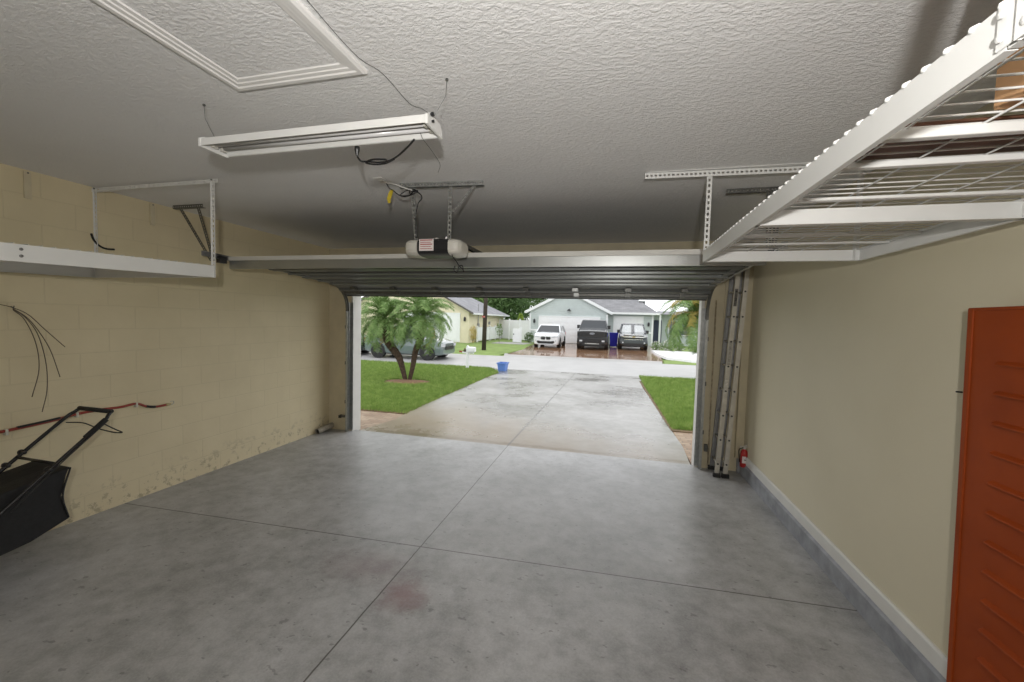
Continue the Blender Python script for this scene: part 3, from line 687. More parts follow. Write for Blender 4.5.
MB().tube([hpt(hL, .52), hpt(hR, .52)], .010, 10).build('crossbar', 'black_paint', t, smooth=True)
MB().tube(arc([hpt(hL, .10) + V((.02, 0, -.03)), V((-.15, -3.2, .90)), V((0, -3.19, .865)), V((hR + .01, -3.16, .84)), V((hR + .04, -3.13, .835)), V((hR + .0, -3.15, .86)), hpt(hR, .1)]), .0045, 7).build('bail_cable', 'black', t, smooth=True)
MB().tube(arc([hpt(hR, .1) + V((.02, 0, -.01)), hpt(hR, .5) + V((.022, 0, -.01)), hpt(hR, .9) + V((.03, 0, -.03))]), .004, 7).build('throttle_cable', 'black', t, smooth=True)
for x_, q in ((hL, .47), (hL, .60), (hR, .58)):
    MB().lathe([(.008, -.03), (.02, -.026), (.02, -.012), (.012, -.01), (.012, .02), (.006, .024)], hpt(x_, q), 'x', 12).build('wing_knob', 'black', t)
# bag: saggy prism
def bagring(x, k):
    base = [(-3.405, .655), (-3.425, .60), (-3.455, .46), (-3.41, .275), (-3.62, .20), (-3.95, .16), (-4.1, .24), (-4.1, .50), (-3.72, .60)]
    cy = sum(p[0] for p in base) / 9; cz = sum(p[1] for p in base) / 9
    return [V((x, cy + (p[0] - cy) * k, cz + (p[1] - cz) * k)) for p in base]
mb = MB(); mb.rings([bagring(-.33, .90), bagring(-.32, .97), bagring(-.2, .99), bagring(-.08, .965), bagring(.0, .985), bagring(.075, .985), bagring(.085, .93)])
bag = mb.build('grass_bag', 'black_fabric', t, smooth=False, bevel=.01)
MB().tube([(hL - .02, -3.41, .645), (.08, -3.41, .64)], .008, 8).build('bag_frame', 'black_paint', bag)
MB().tube(arc([(.08, -3.41, .64), (.09, -3.46, .46), (.085, -3.43, .29)]), .006, 8).build('bag_frame', 'black_paint', bag)
for wx in (-.36, .19):
    for wy in (-3.98, -4.6):
        w = MB().lathe([(.05, -.022), (.098, -.022), (.10, -.01), (.10, .01), (.098, .022), (.05, .022)], (wx, wy, .12), 'x', 24).build('wheel', 'black_rubber', t, smooth=False)
        MB().lathe([(.01, -.026), (.06, -.02), (.06, .02), (.01, .026)], (wx, wy, .12), 'x', 16).build('hub', 'white_plastic', w)
MB().box(-.31, .14, -4.72, -4.22, .08, .21).build('deck', 'black_paint', t, bevel=.04)
MB().lathe([(.14, 0), (.14, .08), (.10, .13), (.03, .15)], (-.085, -4.48, .20), 'z', 20).build('engine', 'black', t)
MB().tube([hpt(hL, 1), (hL, -4.15, .20)], .0125, 10).tube([hpt(hR, 1), (hR, -4.15, .20)], .0125, 10).build('lower_handle', 'black_paint', t)

# cut pipe by the left front corner
t = thing('downspout_piece', 'short length of dirty pipe lying in the left front corner', 'pipe', (-.40, -.1, .04))
mb = MB(); a, b_ = V((-.385, -.34, .045)), V((-.36, -.04, .075))
mb.tube([a, b_], .042, 14, cap=False); mb.tube([b_, a], .036, 14, cap=False); mb.build('pipe', simple('dirty_grey_plastic', (.33, .30, .24), .7, var=.3, nscale=14), t, smooth=True)
MB().tube([a + V((0, .02, 0)), a + V((0, .03, 0))], .036, 14).build('dark_bore', 'black', t)

# ------------------------------------------------------------------ ladder in the right front corner
t = thing('extension_ladder', 'weathered aluminium extension ladder leaning against the right wall in the corner', 'ladder', (5.15, -.2, 0))
def rail(x0_, x1_, y, z0_, z1_, mat='alu'):
    a, b_ = V((x0_, y, z0_)), V((x1_, y, z1_)); d = (b_ - a).normalized(); r = V((d.z, 0, -d.x))
    mb = MB(); w, th, fl = .024, .003, .022
    sgn = 1 if y < -.2 else -1
    sec = [(-w, 0), (w, 0), (w, fl), (w - th, fl), (w - th, th), (-w + th, th), (-w + th, fl), (-w, fl)]
    mb.rings([[p + r * u + V((0, sgn * q, 0)) for u, q in sec] for p in (a, b_)])
    return mb.build('rail', mat, t)
LH = 2.62
def lx(z, off): return 5.115 + off + .048 * z
for off, mat, z0_ in ((0, 'alu', .02), (.092, 'alu', .02)):
    for y in (-.29, -.03):
        rail(lx(z0_, off), lx(LH, off), y, z0_, LH, mat if y < -.2 else 'alu_dark')
for off, rr in ((0, .012), (.092, .012)):
    for k in range(9):
        z = .16 + k * .29
        if z > LH: break
        rg1 = MB().tube([(lx(z, off), -.29, z), (lx(z, off), -.03, z)], rr, 10).build('rung', 'alu', t, smooth=True)
        MB().lathe([(.011, -.0015), (.011, .002)], (lx(z, off), -.2915, z), 'y', 12).build('rung_end', 'black', rg1)
for off in (0, .092):
    for y in (-.29, -.03):
        MB().box(lx(0, off) - .04, lx(0, off) + .04, y - .022, y + .022, .002, .05).build('foot', 'black_rubber', t, bevel=.006)
def ladder_label(z0_, z1_, off, mat):
    a, b_ = V((lx(z0_, off), -.2922, z0_)), V((lx(z1_, off), -.2922, z1_)); d = (b_ - a).normalized(); r = V((d.z, 0, -d.x)) * .016
    lab = MB().quad(a - r, b_ - r, b_ + r, a + r); lab.add([p + V((0, .0012, 0)) for p in (a - r, b_ - r, b_ + r, a + r)], [(0, 1, 2, 3)])
    return lab.build('sticker', mat, t)
ladder_label(1.34, 1.60, 0, simple('faded_sticker', (.35, .33, .29), .6, var=.3, nscale=60))
ladder_label(1.00, 1.16, 0, simple('worn_white_sticker', (.55, .53, .48), .6, var=.3, nscale=60))
ladder_label(2.02, 2.22, 0, simple('dark_sticker', (.12, .11, .10), .6, var=.6, nscale=60))
MB().tube(arc([(5.08, -.2, .3), (5.12, -.2, 1.2), (5.16, -.2, 2.2)]), .006, 6).build('rope', 'alu_dark', t)
# added brown tube on the front wall, its colour stands for shading there
tag(MB().tube([(5.075, -.018, .06), (5.075, -.018, 2.1)], .008, 10).build('wall_shade_line', simple('brown_shade_tone', (.44, .36, .24), .7, var=.4, nscale=20), smooth=True), 'thin brown vertical line painted as shading on the front wall left of the ladder', 'pipe')
tag(MB().box(5.02, 5.06, -.045, -.002, .22, .31).build('sensor_box', 'dark_steel', bevel=.006), 'small dark sensor low on the wall beside the right track', 'sensor')

# extinguisher on the curb
ex = (5.425, -.19)
t = thing('fire_extinguisher', 'small red fire extinguisher hung low in the right front corner', 'fire extinguisher', (ex[0], ex[1], .145))
MB().lathe([(.036, .0), (.04, .012), (.04, .16), (.034, .19), (.018, .21), (.012, .215)], (ex[0], ex[1], .125), 'z', 20).build('cylinder', 'red', t, smooth=True)
MB().lathe([(.013, 0), (.015, .01), (.012, .035)], (ex[0], ex[1], .335), 'z', 12).build('valve', 'white_plastic', t)
MB().box(ex[0] - .05, ex[0] + .04, ex[1] - .012, ex[1] + .012, .362, .374).bar((ex[0] - .045, ex[1], .35), (ex[0] + .03, ex[1], .40), .018, .006).build('lever', 'white_plastic', t, bevel=.003)
MB().box(ex[0] - .03, ex[0] + .012, ex[1] - .0412, ex[1] - .036, .18, .26).build('label', 'label_white', t)
MB().tube(arc([(ex[0] - .012, ex[1], .355), (ex[0] - .055, ex[1], .33), (ex[0] - .052, ex[1], .25), (ex[0] - .045, ex[1], .18)]), .006, 8).build('hose', 'black_rubber', t)
MB().box(ex[0] + .0, XR, ex[1] - .02, ex[1] + .02, .20, .24).box(ex[0] - .01, ex[0] + .05, ex[1] - .044, ex[1] + .044, .215, .225).build('bracket', 'dark_steel', t)

# ------------------------------------------------------------------ orange panel, near right
t = thing('orange_panel', 'tall orange steel panel with rows of horizontal ridges against the right wall', 'metal panel', (5.38, -3.8, 0))
pxf = 5.36
MB.warp = lambda x, y, z: (x, y + .031 * (z - 1.9), z)
MB().box(pxf, pxf + .018, -4.6, -3.232, .17, 1.895).build('sheet', 'orange', t)
MB().ext([(-3.232, 0)] and [(pxf - .006, -3.25), (pxf + .03, -3.25), (pxf + .03, -3.222), (pxf - .006, -3.222)], 'z', .17, 1.897).build('side_flange', 'orange', t, bevel=.004)
MB().box(pxf - .004, pxf + .03, -4.6, -3.222, 1.885, 1.899).build('top_flange', 'orange', t, bevel=.003)
for k in range(13):
    z = 1.668 - k * .1205
    MB().ext([(pxf + .002, z + .016), (pxf - .016, z + .004), (pxf - .018, z - .004), (pxf - .012, z - .003), (pxf + .002, z - .001)], 'y', -4.55, -3.375).build('ridge', 'orange', t, bevel=.002)
for k in range(2):
    MB().box(pxf + .018, XR - .002, -3.6 - k * .8, -3.56 - k * .8, .3 + 1.3 * k, .36 + 1.3 * k).build('standoff', 'orange', t)
MB.warp = None
tag(MB().tube([(XR, -3.085, 1.512), (XR - .025, -3.088, 1.513)], .004, 8).build('wall_nail', 'black'), 'small black nail in the right wall beside the orange panel', 'nail')

# ------------------------------------------------------------------ ground outside
kn = [(.07, -.02), (11.1, -.31), (16.2, -.20), (19, -.1), (22, -.05), (40, 0), (140, 0)]
def gz(y):
    for (a, za), (b_, zb) in zip(kn, kn[1:]):
        if y <= b_: return za + (zb - za) * (y - a) / (b_ - a)
    return 0
def sheet(poly_rows, name, mat, dz=0, parent=None, thick=.0):
    """poly_rows: list of (y, x0, x1) from near to far; follows the ground profile"""
    ys = sorted(set([r[0] for r in poly_rows] + [k[0] for k in kn if poly_rows[0][0] < k[0] < poly_rows[-1][0]]))
    def xat(y, i):
        for a, b_ in zip(poly_rows, poly_rows[1:]):
            if a[0] <= y <= b_[0]: t_ = (y - a[0]) / (b_[0] - a[0]) if b_[0] > a[0] else 0; return a[i] + (b_[i] - a[i]) * t_
    mb = MB(); vs = []
    for y in ys: vs += [(xat(y, 1), y, gz(y) + dz), (xat(y, 2), y, gz(y) + dz)]
    mb.add(vs, [(2 * i, 2 * i + 1, 2 * i + 3, 2 * i + 2) for i in range(len(ys) - 1)])
    # skirt for thickness
    n = len(ys)
    low = [(p[0], p[1], p[2] - .12) for p in vs]
    loop = [2 * i for i in range(n)] + [2 * i + 1 for i in range(n - 1, -1, -1)]
    o = len(mb.v); mb.v += low
    mb.f += [(loop[i], loop[(i + 1) % len(loop)], o + loop[(i + 1) % len(loop)], o + loop[i]) for i in range(len(loop))]
    return mb.build(name, mat, parent)
setting(sheet([(.07, -40, 40), (140, -60, 60)], 'ground', 'turf_far', -.06))
setting(sheet([(.07, .0, 4.9), (1.0, .12, 4.95), (2.0, -.01, 4.93), (4.8, -.16, 4.9), (7.7, -.32, 4.85), (9.5, -.36, 4.86), (10.6, -.8, 5.3), (11.15, -1.2, 5.6)], 'driveway', 'drive', 0))
setting(sheet([(11.15, -40, 40), (15.9, -40, 40)], 'road', 'road', .002))
setting(sheet([(.19, -2.6, .10), (1.55, -2.6, .12)], 'paver_path', 'pavers', -.012))
setting(sheet([(.15, 4.93, 7.5), (2.05, 4.95, 7.5)], 'paver_path', 'pavers', -.012))
setting(sheet([(1.55, -14, .03), (2.0, -14, -.03), (4.8, -14, -.2), (7.7, -14, -.36), (9.5, -14, -.40), (10.6, -14, -.9), (11.05, -14, -1.3)], 'front_lawn', 'turf', -.004))
setting(sheet([(2.1, 5.0, 16), (4.8, 4.93, 16), (9.5, 4.9, 16), (11.0, 4.9, 16)], 'front_lawn', 'turf', -.004))
setting(sheet([(15.9, -1.9, 6.35), (17.2, -2.2, 6.5)], 'driveway_apron', 'apron', .004))
setting(sheet([(16.9, -1.95, 6.5), (19.5, -1.66, 6.6), (24, -1.9, 6.7), (29.4, -2.2, 6.9)], 'paver_driveway', 'pavers_wet', .012))
setting(sheet([(15.92, -30, -2.0), (16.4, -30, -2.3), (19.5, -30, -1.7), (24, -30, -2.0), (40, -30, -2.6)], 'neighbour_lawn', 'turf_far', .0))
setting(sheet([(24.2, -5.2, -2.6), (26.4, -5.2, -2.3)], 'concrete_pad', 'apron', .02))
setting(sheet([(15.92, 6.45, 30), (17.5, 6.6, 30)], 'verge', 'turf_far', .01))

for k_, rows in enumerate(([(1.5, -14, .06), (1.62, -14, .06)], [(1.62, .0, .04), (2.0, -.04, .0), (4.8, -.20, -.155), (7.7, -.36, -.32), (9.5, -.41, -.36), (10.6, -.90, -.82)], [(2.0, 4.92, 16), (2.15, 4.92, 16)], [(2.1, 4.92, 4.98), (4.8, 4.89, 4.94), (9.5, 4.85, 4.91)])):
    setting(sheet(rows, 'soil_edge', 'soil', .004 + .001 * k_))
# grass blades
def blades(name, label, regions, wmul=1, hmul=1, mat='grass'):
    vs, fs = [], []; rnd = random.random
    for x0_, x1_, y0_, y1_, dens, hh, ww, test in regions:
        n = int((x1_ - x0_) * (y1_ - y0_) * dens)
        for _ in range(n):
            x = x0_ + rnd() * (x1_ - x0_); y = y0_ + rnd() * (y1_ - y0_)
            if not test(x, y): continue
            z = gz(y) - .006; h_ = hh * (.6 + .8 * rnd()); a = rnd() * 2 * PI; w = ww * (.7 + .6 * rnd())
            lx_, ly_ = (rnd() - .5) * h_ * .9, (rnd() - .5) * h_ * .9
            dx, dy = math.cos(a) * w, math.sin(a) * w; i = len(vs)
            vs += [(x - dx, y - dy, z), (x + dx, y + dy, z), (x + lx_, y + ly_, z + h_)]; fs.append((i, i + 1, i + 2))
    me = bpy.data.meshes.new(name); me.from_pydata(vs, [], fs); me.materials.append(M[mat])
    o = bpy.data.objects.new(name, me); COL.objects.link(o)
    return tag(o, label, 'grass', kind='stuff')
def edgeL(y): 
    k = [(1.5, .05), (2.0, 0), (4.8, -.17), (7.7, -.34), (9.5, -.38), (10.6, -.9), (11.1, -1.3)]
    for (a, xa), (b_, xb) in zip(k, k[1:]):
        if y <= b_: return xa + (xb - xa) * (y - a) / (b_ - a)
    return -1.3
inmulch = lambda x, y: (x + 2.12) ** 2 / .72 ** 2 + (y - 5.55) ** 2 / .62 ** 2 < 1
okL = lambda x, y: x < edgeL(y) + .05 * random.random() and not inmulch(x, y)
blades('lawn_grass', 'green grass of the front lawn left of the driveway', [
    (-2.6, .1, 1.5, 3.5, 3800, .075, .0045, okL), (-4.2, .1, 3.5, 6, 2600, .08, .006, okL), (-6.5, 0, 6, 8.5, 1500, .085, .008, okL), (-9.5, -.1, 8.5, 11.1, 1100, .09, .010, okL)])
okR = lambda x, y: x > 4.93 + .04 * random.random()
blades('lawn_grass', 'green grass of the small lawn right of the driveway', [
    (4.9, 6.2, 2.1, 4.5, 4000, .085, .0045, okR), (4.9, 7.4, 4.5, 8, 2200, .09, .007, okR), (4.9, 9, 8, 11.0, 1400, .10, .010, okR)])
# palm bed
mb = MB(); ring = []
for k in range(28):
    a = 2 * PI * k / 28; r = 1 + .06 * math.sin(3 * a) + .03 * math.sin(7 * a); ring.append((-2.12 + .72 * r * math.cos(a), 5.55 + .62 * r * math.sin(a)))
vs = [(x, y, gz(y) + .0) for x, y in ring] + [(-2.12 + (x + 2.12) * .6, 5.55 + (y - 5.55) * .6, gz(y) + .035) for x, y in ring] + [(-2.12, 5.55, gz(5.55) + .04)]
mb.add(vs, [(k, (k + 1) % 28, 28 + (k + 1) % 28, 28 + k) for k in range(28)] + [(28 + k, 28 + (k + 1) % 28, 56) for k in range(28)])
tag(mb.build('mulch_bed', 'mulch'), 'round brown mulch bed under the twin trunk palm', 'mulch', kind='stuff')

# ------------------------------------------------------------------ palms
def frond_mesh(name, L_, droop, mat, nl=44, ll=.26):
    mb = MB(); pts = []
    n = 12
    for i in range(n + 1):
        f = i / n; ang = .95 - droop * f ** 1.3  # pitch along the frond
        if i == 0: p = V((0, 0, 0))
        else: p = pts[-1] + V((math.cos(ang), 0, math.sin(ang))) * (L_ / n)
        pts.append(p)
    mb.tube(pts, [.011 * (1 - .8 * i / n) for i in range(n + 1)], 5)
    for k in range(nl):
        f = .14 + .86 * k / (nl - 1); q = f * n; i = min(int(q), n - 1); p = pts[i].lerp(pts[i + 1], q - i); d = (pts[i + 1] - pts[i]).normalized()
        for s in (-1, 1):
            l_ = ll * (1 - .55 * abs(f - .45) * 1.4) * (.85 + .3 * random.random())
            up = V((-d.z, 0, d.x)); a = math.radians(34 + 34 * random.random())
            out = (d * math.cos(a) + V((0, s, 0)) * math.sin(a) + up * (.45 * random.random() - .05)).normalized()
            m1 = p + out * l_ * .5; tip = p + out * l_ * .92 + V((0, 0, -.30 * l_))
            w = d * .0095
            mb.add([p - w * .6, p + w * .6, m1 + w, tip, m1 - w], [(0, 1, 2, 4), (4, 2, 3)])
    me = bpy.data.meshes.new(name)
    me.from_pydata(mb.v, [], mb.f); me.materials.append(M[mat]); return me
FR = [frond_mesh('frond_a', 1.3, 2.0, 'frond', 64, .30), frond_mesh('frond_b', 1.2, 1.5, 'frond', 60, .30), frond_mesh('frond_c', 1.4, 2.4, 'frond', 64, .32), frond_mesh('frond_d', 1.15, 2.3, 'frond_old', 50, .28)]
def crown(root, c, n, scale=1, old=3, zr=(-1.2, .95)):
    for k in range(n):
        f = k / (n - 1)
        me = FR[k % 3] if (k >= old if old < 10 else k % 3 != 1 or k < n * .3) else FR[3]
        o = bpy.data.objects.new('frond', me); COL.objects.link(o); o.parent = root
        o.location = V(c) - root.location + V((0, 0, .02 * f))
        o.rotation_euler = (random.uniform(-.2, .2), -(zr[0] + (zr[1] - zr[0]) * f) + random.uniform(-.12, .12), k * 2.39996 + random.uniform(-.2, .2))
        sc = scale * random.uniform(.85, 1.1); o.scale = (sc, sc, sc)
def palm_trunk(root, pts, r0, r1, name='trunk'):
    P_ = arc(pts, 8); n = len(P_); rr = []
    for i in range(n):
        f = i / (n - 1); rr.append((r0 + (r1 - r0) * f) * (1 + .10 * (i % 2)))
    return MB().tube(P_, rr, 12).build(name, 'trunk', root, smooth=False)
t = thing('palm_tree', 'pygmy date palm with two leaning trunks on the front lawn', 'palm tree', (-2.3, 5.9, gz(5.9)))
palm_trunk(t, [(-2.36, 5.9, -.2), (-2.50, 5.93, .22), (-2.68, 5.98, .58), (-2.98, 6.0, .92), (-3.14, 6.02, 1.30), (-3.18, 6.02, 1.62)], .06, .17)
palm_trunk(t, [(-2.24, 5.92, -.2), (-2.15, 5.95, .25), (-2.08, 6.0, .75), (-1.92, 6.0, 1.15), (-1.85, 6.02, 1.60)], .055, .12)
crown(t, (-3.17, 6.02, 1.70), 58, .95, 2); crown(t, (-1.86, 6.02, 1.74), 58, .95, 2)
t = thing('palm_tree', 'palm with yellowing fronds seen at the right edge of the opening', 'palm tree', (7.15, 10.7, gz(10.7)))
palm_trunk(t, [(7.15, 10.7, -.35), (7.2, 10.72, .4), (7.15, 10.74, 1.2), (7.08, 10.75, 1.95)], .09, .15)
crown(t, (6.95, 10.75, 2.05), 56, 1.35, old=18)
t2 = t

# mailbox
t = thing('mailbox', 'white post mailbox at the lawn edge by the road', 'mailbox', (-1.93, 10.28, -.3))
MB().box(-1.99, -1.88, 10.22, 10.33, -.31, .62).build('post', 'white_vinyl', t, bevel=.01)
MB().ext([(-2.0, .62), (-1.87, .62), (-1.935, .70)], 'y', 10.21, 10.34).build('post_cap', 'white_vinyl', t)
MB().box(-2.16, -1.66, 10.24, 10.31, .36, .43).build('arm', 'white_vinyl', t, bevel=.006)
mb = MB(); rings = []
for xx in (-1.96, -1.60):
    rings.append([V((xx, 10.275 + .085 * math.cos(a), .47 + (.10 + .075 * math.sin(a)))) for a in [PI * k / 10 for k in range(11)]] + [V((xx, 10.19, .44)), V((xx, 10.36, .44))][::1])
mb.rings(rings); mb.build('box', 'white_vinyl', t)
MB().lathe([(.05, 0), (.065, .05), (.03, .12), (.005, .16)], (-2.06, 10.27, .43), 'z', 12).build('ornament', 'bark', t)
MB().box(-2.30, -2.18, 10.25, 10.30, .40, .46).bar((-2.2, 10.27, .42), (-2.12, 10.27, .40), .02, .02).build('flag', 'red_hose', t)
# blue tub
t = thing('recycling_tub', 'light blue open recycling tub at the end of the driveway', 'recycling tub', (-.35, 10.4, gz(10.4)))
mb = MB(); mb.rings([[V((-.44 + sx * w, 10.4 + sy * d_, gz(10.4) + z)) for sx, sy in ((-1, -1), (1, -1), (1, 1), (-1, 1))] for w, d_, z in ((.14, .20, 0), (.18, .25, .33), (.165, .235, .33), (.13, .19, .02))])
mb.build('bin', 'blue_tub', t, bevel=.01)
mb = MB(); mb.rings([[V((-.44 + sx * w, 10.4 + sy * d_, gz(10.4) + z)) for sx, sy in ((-1, -1), (1, -1), (1, 1), (-1, 1))] for w, d_, z in ((.178, .248, .30), (.20, .27, .30), (.20, .27, .34), (.178, .248, .34))], cap=False)
mb.build('rim', 'blue_tub', t)

# utility pole
t = thing('utility_pole', 'dark wooden utility pole on the far lawn', 'utility pole', (-3.87, 18.4, gz(18.4)))
MB().tube([(-3.87, 18.4, -.2), (-3.80, 18.4, 4), (-3.75, 18.4, 8.6)], [.14, .12, .10], 14).build('pole', 'pole', t, smooth=True)
MB().box(-4.9, -2.6, 18.3, 18.4, 8.0, 8.12).build('crossarm', 'pole', t)
MB().box(-3.96, -3.78, 18.16, 18.22, 1.9, 2.0).build('pole_tag', simple('pole_tag_red', (.4, .12, .1), .5), t)
tag(MB().tube(arc([(-3.8, 18.3, 7.9), (-5.0, 21, 3.9), (-6.1, 23.6, 3.1)]), .012, 5).build('service_wire', 'black'), 'service wire from the pole to the cream house', 'wire')

# ------------------------------------------------------------------ houses
def plate_quad(mb, pts, th=.02, n=(0, -1, 0)):
    n = V(n) * th; P_ = [V(p) for p in pts]; k = len(P_)
    mb.add(P_ + [p + n for p in P_], [tuple(range(k)), tuple(range(k, 2 * k))[::-1]] + [(i, (i + 1) % k, k + (i + 1) % k, k + i) for i in range(k)])
def sectional(root, x0_, x1_, y, z0_, z1_, rows=4, cols=8, frame=.09):
    d = MB().box(x0_, x1_, y - .03, y + .02, z0_, z1_).build('garage_door', 'door_white', root)
    mb = MB(); rh = (z1_ - z0_) / rows; cw = (x1_ - x0_) / cols
    for r in range(rows):
        for c_ in range(cols):
            mb.box(x0_ + c_ * cw + .08, x0_ + (c_ + 1) * cw - .08, y - .045, y - .03, z0_ + r * rh + .09, z0_ + (r + 1) * rh - .09)
    mb.build('door_panel', 'door_white', d, bevel=.005)
    MB().box(x0_ - frame, x0_, y - .06, y + .02, z0_, z1_ + frame).box(x1_, x1_ + frame, y - .06, y + .02, z0_, z1_ + frame).box(x0_, x1_, y - .06, y + .02, z1_, z1_ + frame).build('door_frame', 'fascia', root)
def coach(root, x, y, z):
    MB().box(x - .07, x + .07, y - .14, y - .02, z - .14, z + .12).lathe([(.09, 0), (.02, .08)], (x, y - .08, z + .12), 'z', 8).build('coach_light', 'black', root)
H = thing('grey_house', 'grey green house with white gabled double garage across the road', 'house', (2, 29, 0))
YF = 28.0
# gabled garage block
gp = [(-2.95, -.1), (3.45, -.1), (3.45, 2.665), (.25, 4.31), (-2.95, 2.665)]
MB().ext(gp, 'y', YF, YF + 7).build('wall', 'siding_grey', H)
mb = MB()
for sx, xe in ((-1, -3.30), (1, 3.80)):
    a = V((xe, 0, 2.50)); b_ = V((.25, 0, 4.32)); n = V((0, 0, .12))
    for y0_, y1_ in ((YF - .14, YF + 8.5),):
        mb.add([(a.x, y0_, a.z), (b_.x, y0_, b_.z), (b_.x, y1_, b_.z), (a.x, y1_, a.z), (a.x, y0_, a.z + .1), (b_.x, y0_, b_.z + .1), (b_.x, y1_, b_.z + .1), (a.x, y1_, a.z + .1)],
               [(0, 1, 2, 3), (4, 7, 6, 5), (0, 4, 5, 1), (1, 5, 6, 2), (2, 6, 7, 3), (3, 7, 4, 0)])
mb.build('roof', 'shingle', H)
mb = MB()
for xe in (-3.32, 3.82):
    mb.bar((xe, YF - .17, 2.50), (.25, YF - .17, 4.33), .05, .22)
mb.build('fascia', 'fascia', H)
mb = MB(); mb.box(-3.34, -3.28, YF - .45, YF + 7, 2.42, 2.58); mb.box(3.75, 3.83, YF - .45, YF + 1.0, 2.42, 2.58); mb.build('gutter', 'fascia', H)
mb = MB(); mb.box(-2.98, -2.86, YF - .03, YF + .03, 0, 2.4).box(3.34, 3.48, YF - .03, YF + .03, 0, 2.4); mb.build('corner_board', 'fascia', H)
sectional(H, -2.10, 2.80, YF - .02, 0, 2.14)
MB().box(-2.92, -2.2, YF - .05, YF, .95, 1.08).build('ledge', 'fascia', H)
coach(H, -2.55, YF, 1.75); coach(H, 3.1, YF, 1.75)
MB().lathe([(.16, 0), (.16, .03), (.06, .14), (.02, .16)], (.35, YF - .18, 2.66), 'z', 12).box(.33, .37, YF - .2, YF, 2.80, 2.84).build('gable_light', 'black', H)
for sx, xe in ((-1, -3.28), (1, 3.78)):
    q = MB(); q.add([(xe, YF - .13, 2.47), (.25, YF - .13, 4.29), (.25, YF, 4.29), (xe, YF, 2.47), (xe, YF - .13, 2.50), (.25, YF - .13, 4.32), (.25, YF, 4.32), (xe, YF, 2.50)], [(0, 1, 2, 3), (4, 7, 6, 5), (0, 4, 5, 1), (1, 5, 6, 2), (2, 6, 7, 3), (3, 7, 4, 0)]); q.build('soffit', 'fascia', H)
# second garage block, lower roof
Y2 = 29.5
MB().box(3.45, 7.1, Y2, Y2 + 9, -.1, 2.55).build('wall', 'siding_grey', H)
sectional(H, 4.0, 6.25, Y2 - .02, 0, 2.28, 4, 4)
coach(H, 6.75, Y2, 1.7)
MB().box(6.45, 7.1, Y2 - .05, Y2, .95, 1.08).build('ledge', 'fascia', H)
MB().box(6.98, 7.12, Y2 - .03, Y2 + .03, 0, 2.5).build('corner_board', 'fascia', H)
mb = MB()
mb.add([(2.0, Y2 - .5, 2.62), (7.5, Y2 - .5, 2.62), (5.2, Y2 + 4.5, 4.60), (-1.0, Y2 + 4.5, 4.60), (7.5, Y2 + 9.5, 2.62), (-3, Y2 + 9.5, 2.62)],
       [(0, 1, 2, 3), (1, 4, 2), (2, 4, 5, 3), (0, 3, 5), (0, 5, 4, 1)])
mb.build('roof', 'shingle', H)
MB().box(3.6, 7.5, Y2 - .56, Y2 - .44, 2.50, 2.66).box(7.44, 7.56, Y2 - .5, Y2 + 9, 2.50, 2.66).build('gutter', 'fascia', H)
MB().box(6.05, 6.55, 31.6, 32.1, 3.3, 3.72).build('roof_vent', 'black', H); MB().box(6.0, 6.6, 31.55, 32.15, 3.72, 3.80).build('vent_cap', 'fascia', H)
# porch wing
MB().box(7.1, 16, Y2 + 2.5, Y2 + 9, -.1, 2.6).build('wall', 'siding_grey', H)
MB().box(7.35, 8.05, Y2 + 2.42, Y2 + 2.5, 0, 2.1).build('front_door', 'navy_door', H)
wf = MB().box(8.6, 10.4, Y2 + 2.42, Y2 + 2.5, .8, 2.1).build('window_frame', 'fascia', H); MB().box(8.68, 10.32, Y2 + 2.40, Y2 + 2.43, .88, 2.02).build('pane', 'window', wf)
mb = MB(); mb.add([(6.9, Y2 + 1.2, 2.6), (17, Y2 + 1.2, 2.6), (17, Y2 + 10, 2.6), (6.9, Y2 + 10, 2.6), (8, Y2 + 5.6, 3.0), (16, Y2 + 5.6, 3.0)], [(0, 1, 5, 4), (1, 2, 5), (2, 3, 4, 5), (3, 0, 4), (0, 3, 2, 1)])
mb.build('roof', 'shingle_light', H)
MB().box(7.7, 7.85, Y2 + 1.3, Y2 + 1.45, 0, 2.6).build('porch_post', 'fascia', H)

H = thing('cream_house', 'cream house with grey gabled roof and white garage door beyond the palm', 'house', (-11, 28, 0))
cx, hw, y0_, y1_ = -12.0, 5.25, 23.5, 33.5
MB().ext([(cx - hw, -.1), (cx + hw, -.1), (cx + hw, 2.42), (cx, 5.1), (cx - hw, 2.42)], 'y', y0_, y1_ - 3).build('wall', 'stucco_cream', H)
MB().box(cx - hw + .02, cx + hw - .02, y1_ - 3, y1_, -.1, 2.40).build('rear_wall', 'stucco_cream', H)
e = .45; ez = 2.42 - e * .51; rz = 5.22
mb = MB()
R = [(cx + hw + e, y0_ - .35, ez + .05), (cx, y0_ - .35, rz), (cx, y1_ - 5, rz), (cx + hw + e, y1_ + e, ez + .05), (cx - hw - e, y1_ + e, ez + .05), (cx - hw - e, y0_ - .35, ez + .05)]
lo = [(p[0], p[1], p[2] - .1) for p in R]
mb.add(R + lo, [(0, 1, 2, 3), (2, 4, 3), (1, 5, 4, 2), (0, 6, 7, 1), (1, 7, 11, 5), (6, 9, 8, 7), (7, 8, 10, 11), (8, 9, 10), (3, 4, 10, 9), (0, 3, 9, 6), (4, 5, 11, 10)])
mb.build('roof', 'shingle_light', H)
MB().bar((cx + hw + e, y0_ - .37, ez + .02), (cx, y0_ - .37, rz - .03), .04, .12).bar((cx - hw - e, y0_ - .37, ez + .02), (cx, y0_ - .37, rz - .03), .04, .12).build('fascia', simple('dark_rake_board', (.10, .09, .08), .6), H)
MB().box(cx + hw + e - .04, cx + hw + e + .04, y0_ - .35, y1_ + e, ez - .06, ez + .06).build('gutter', 'fascia', H)
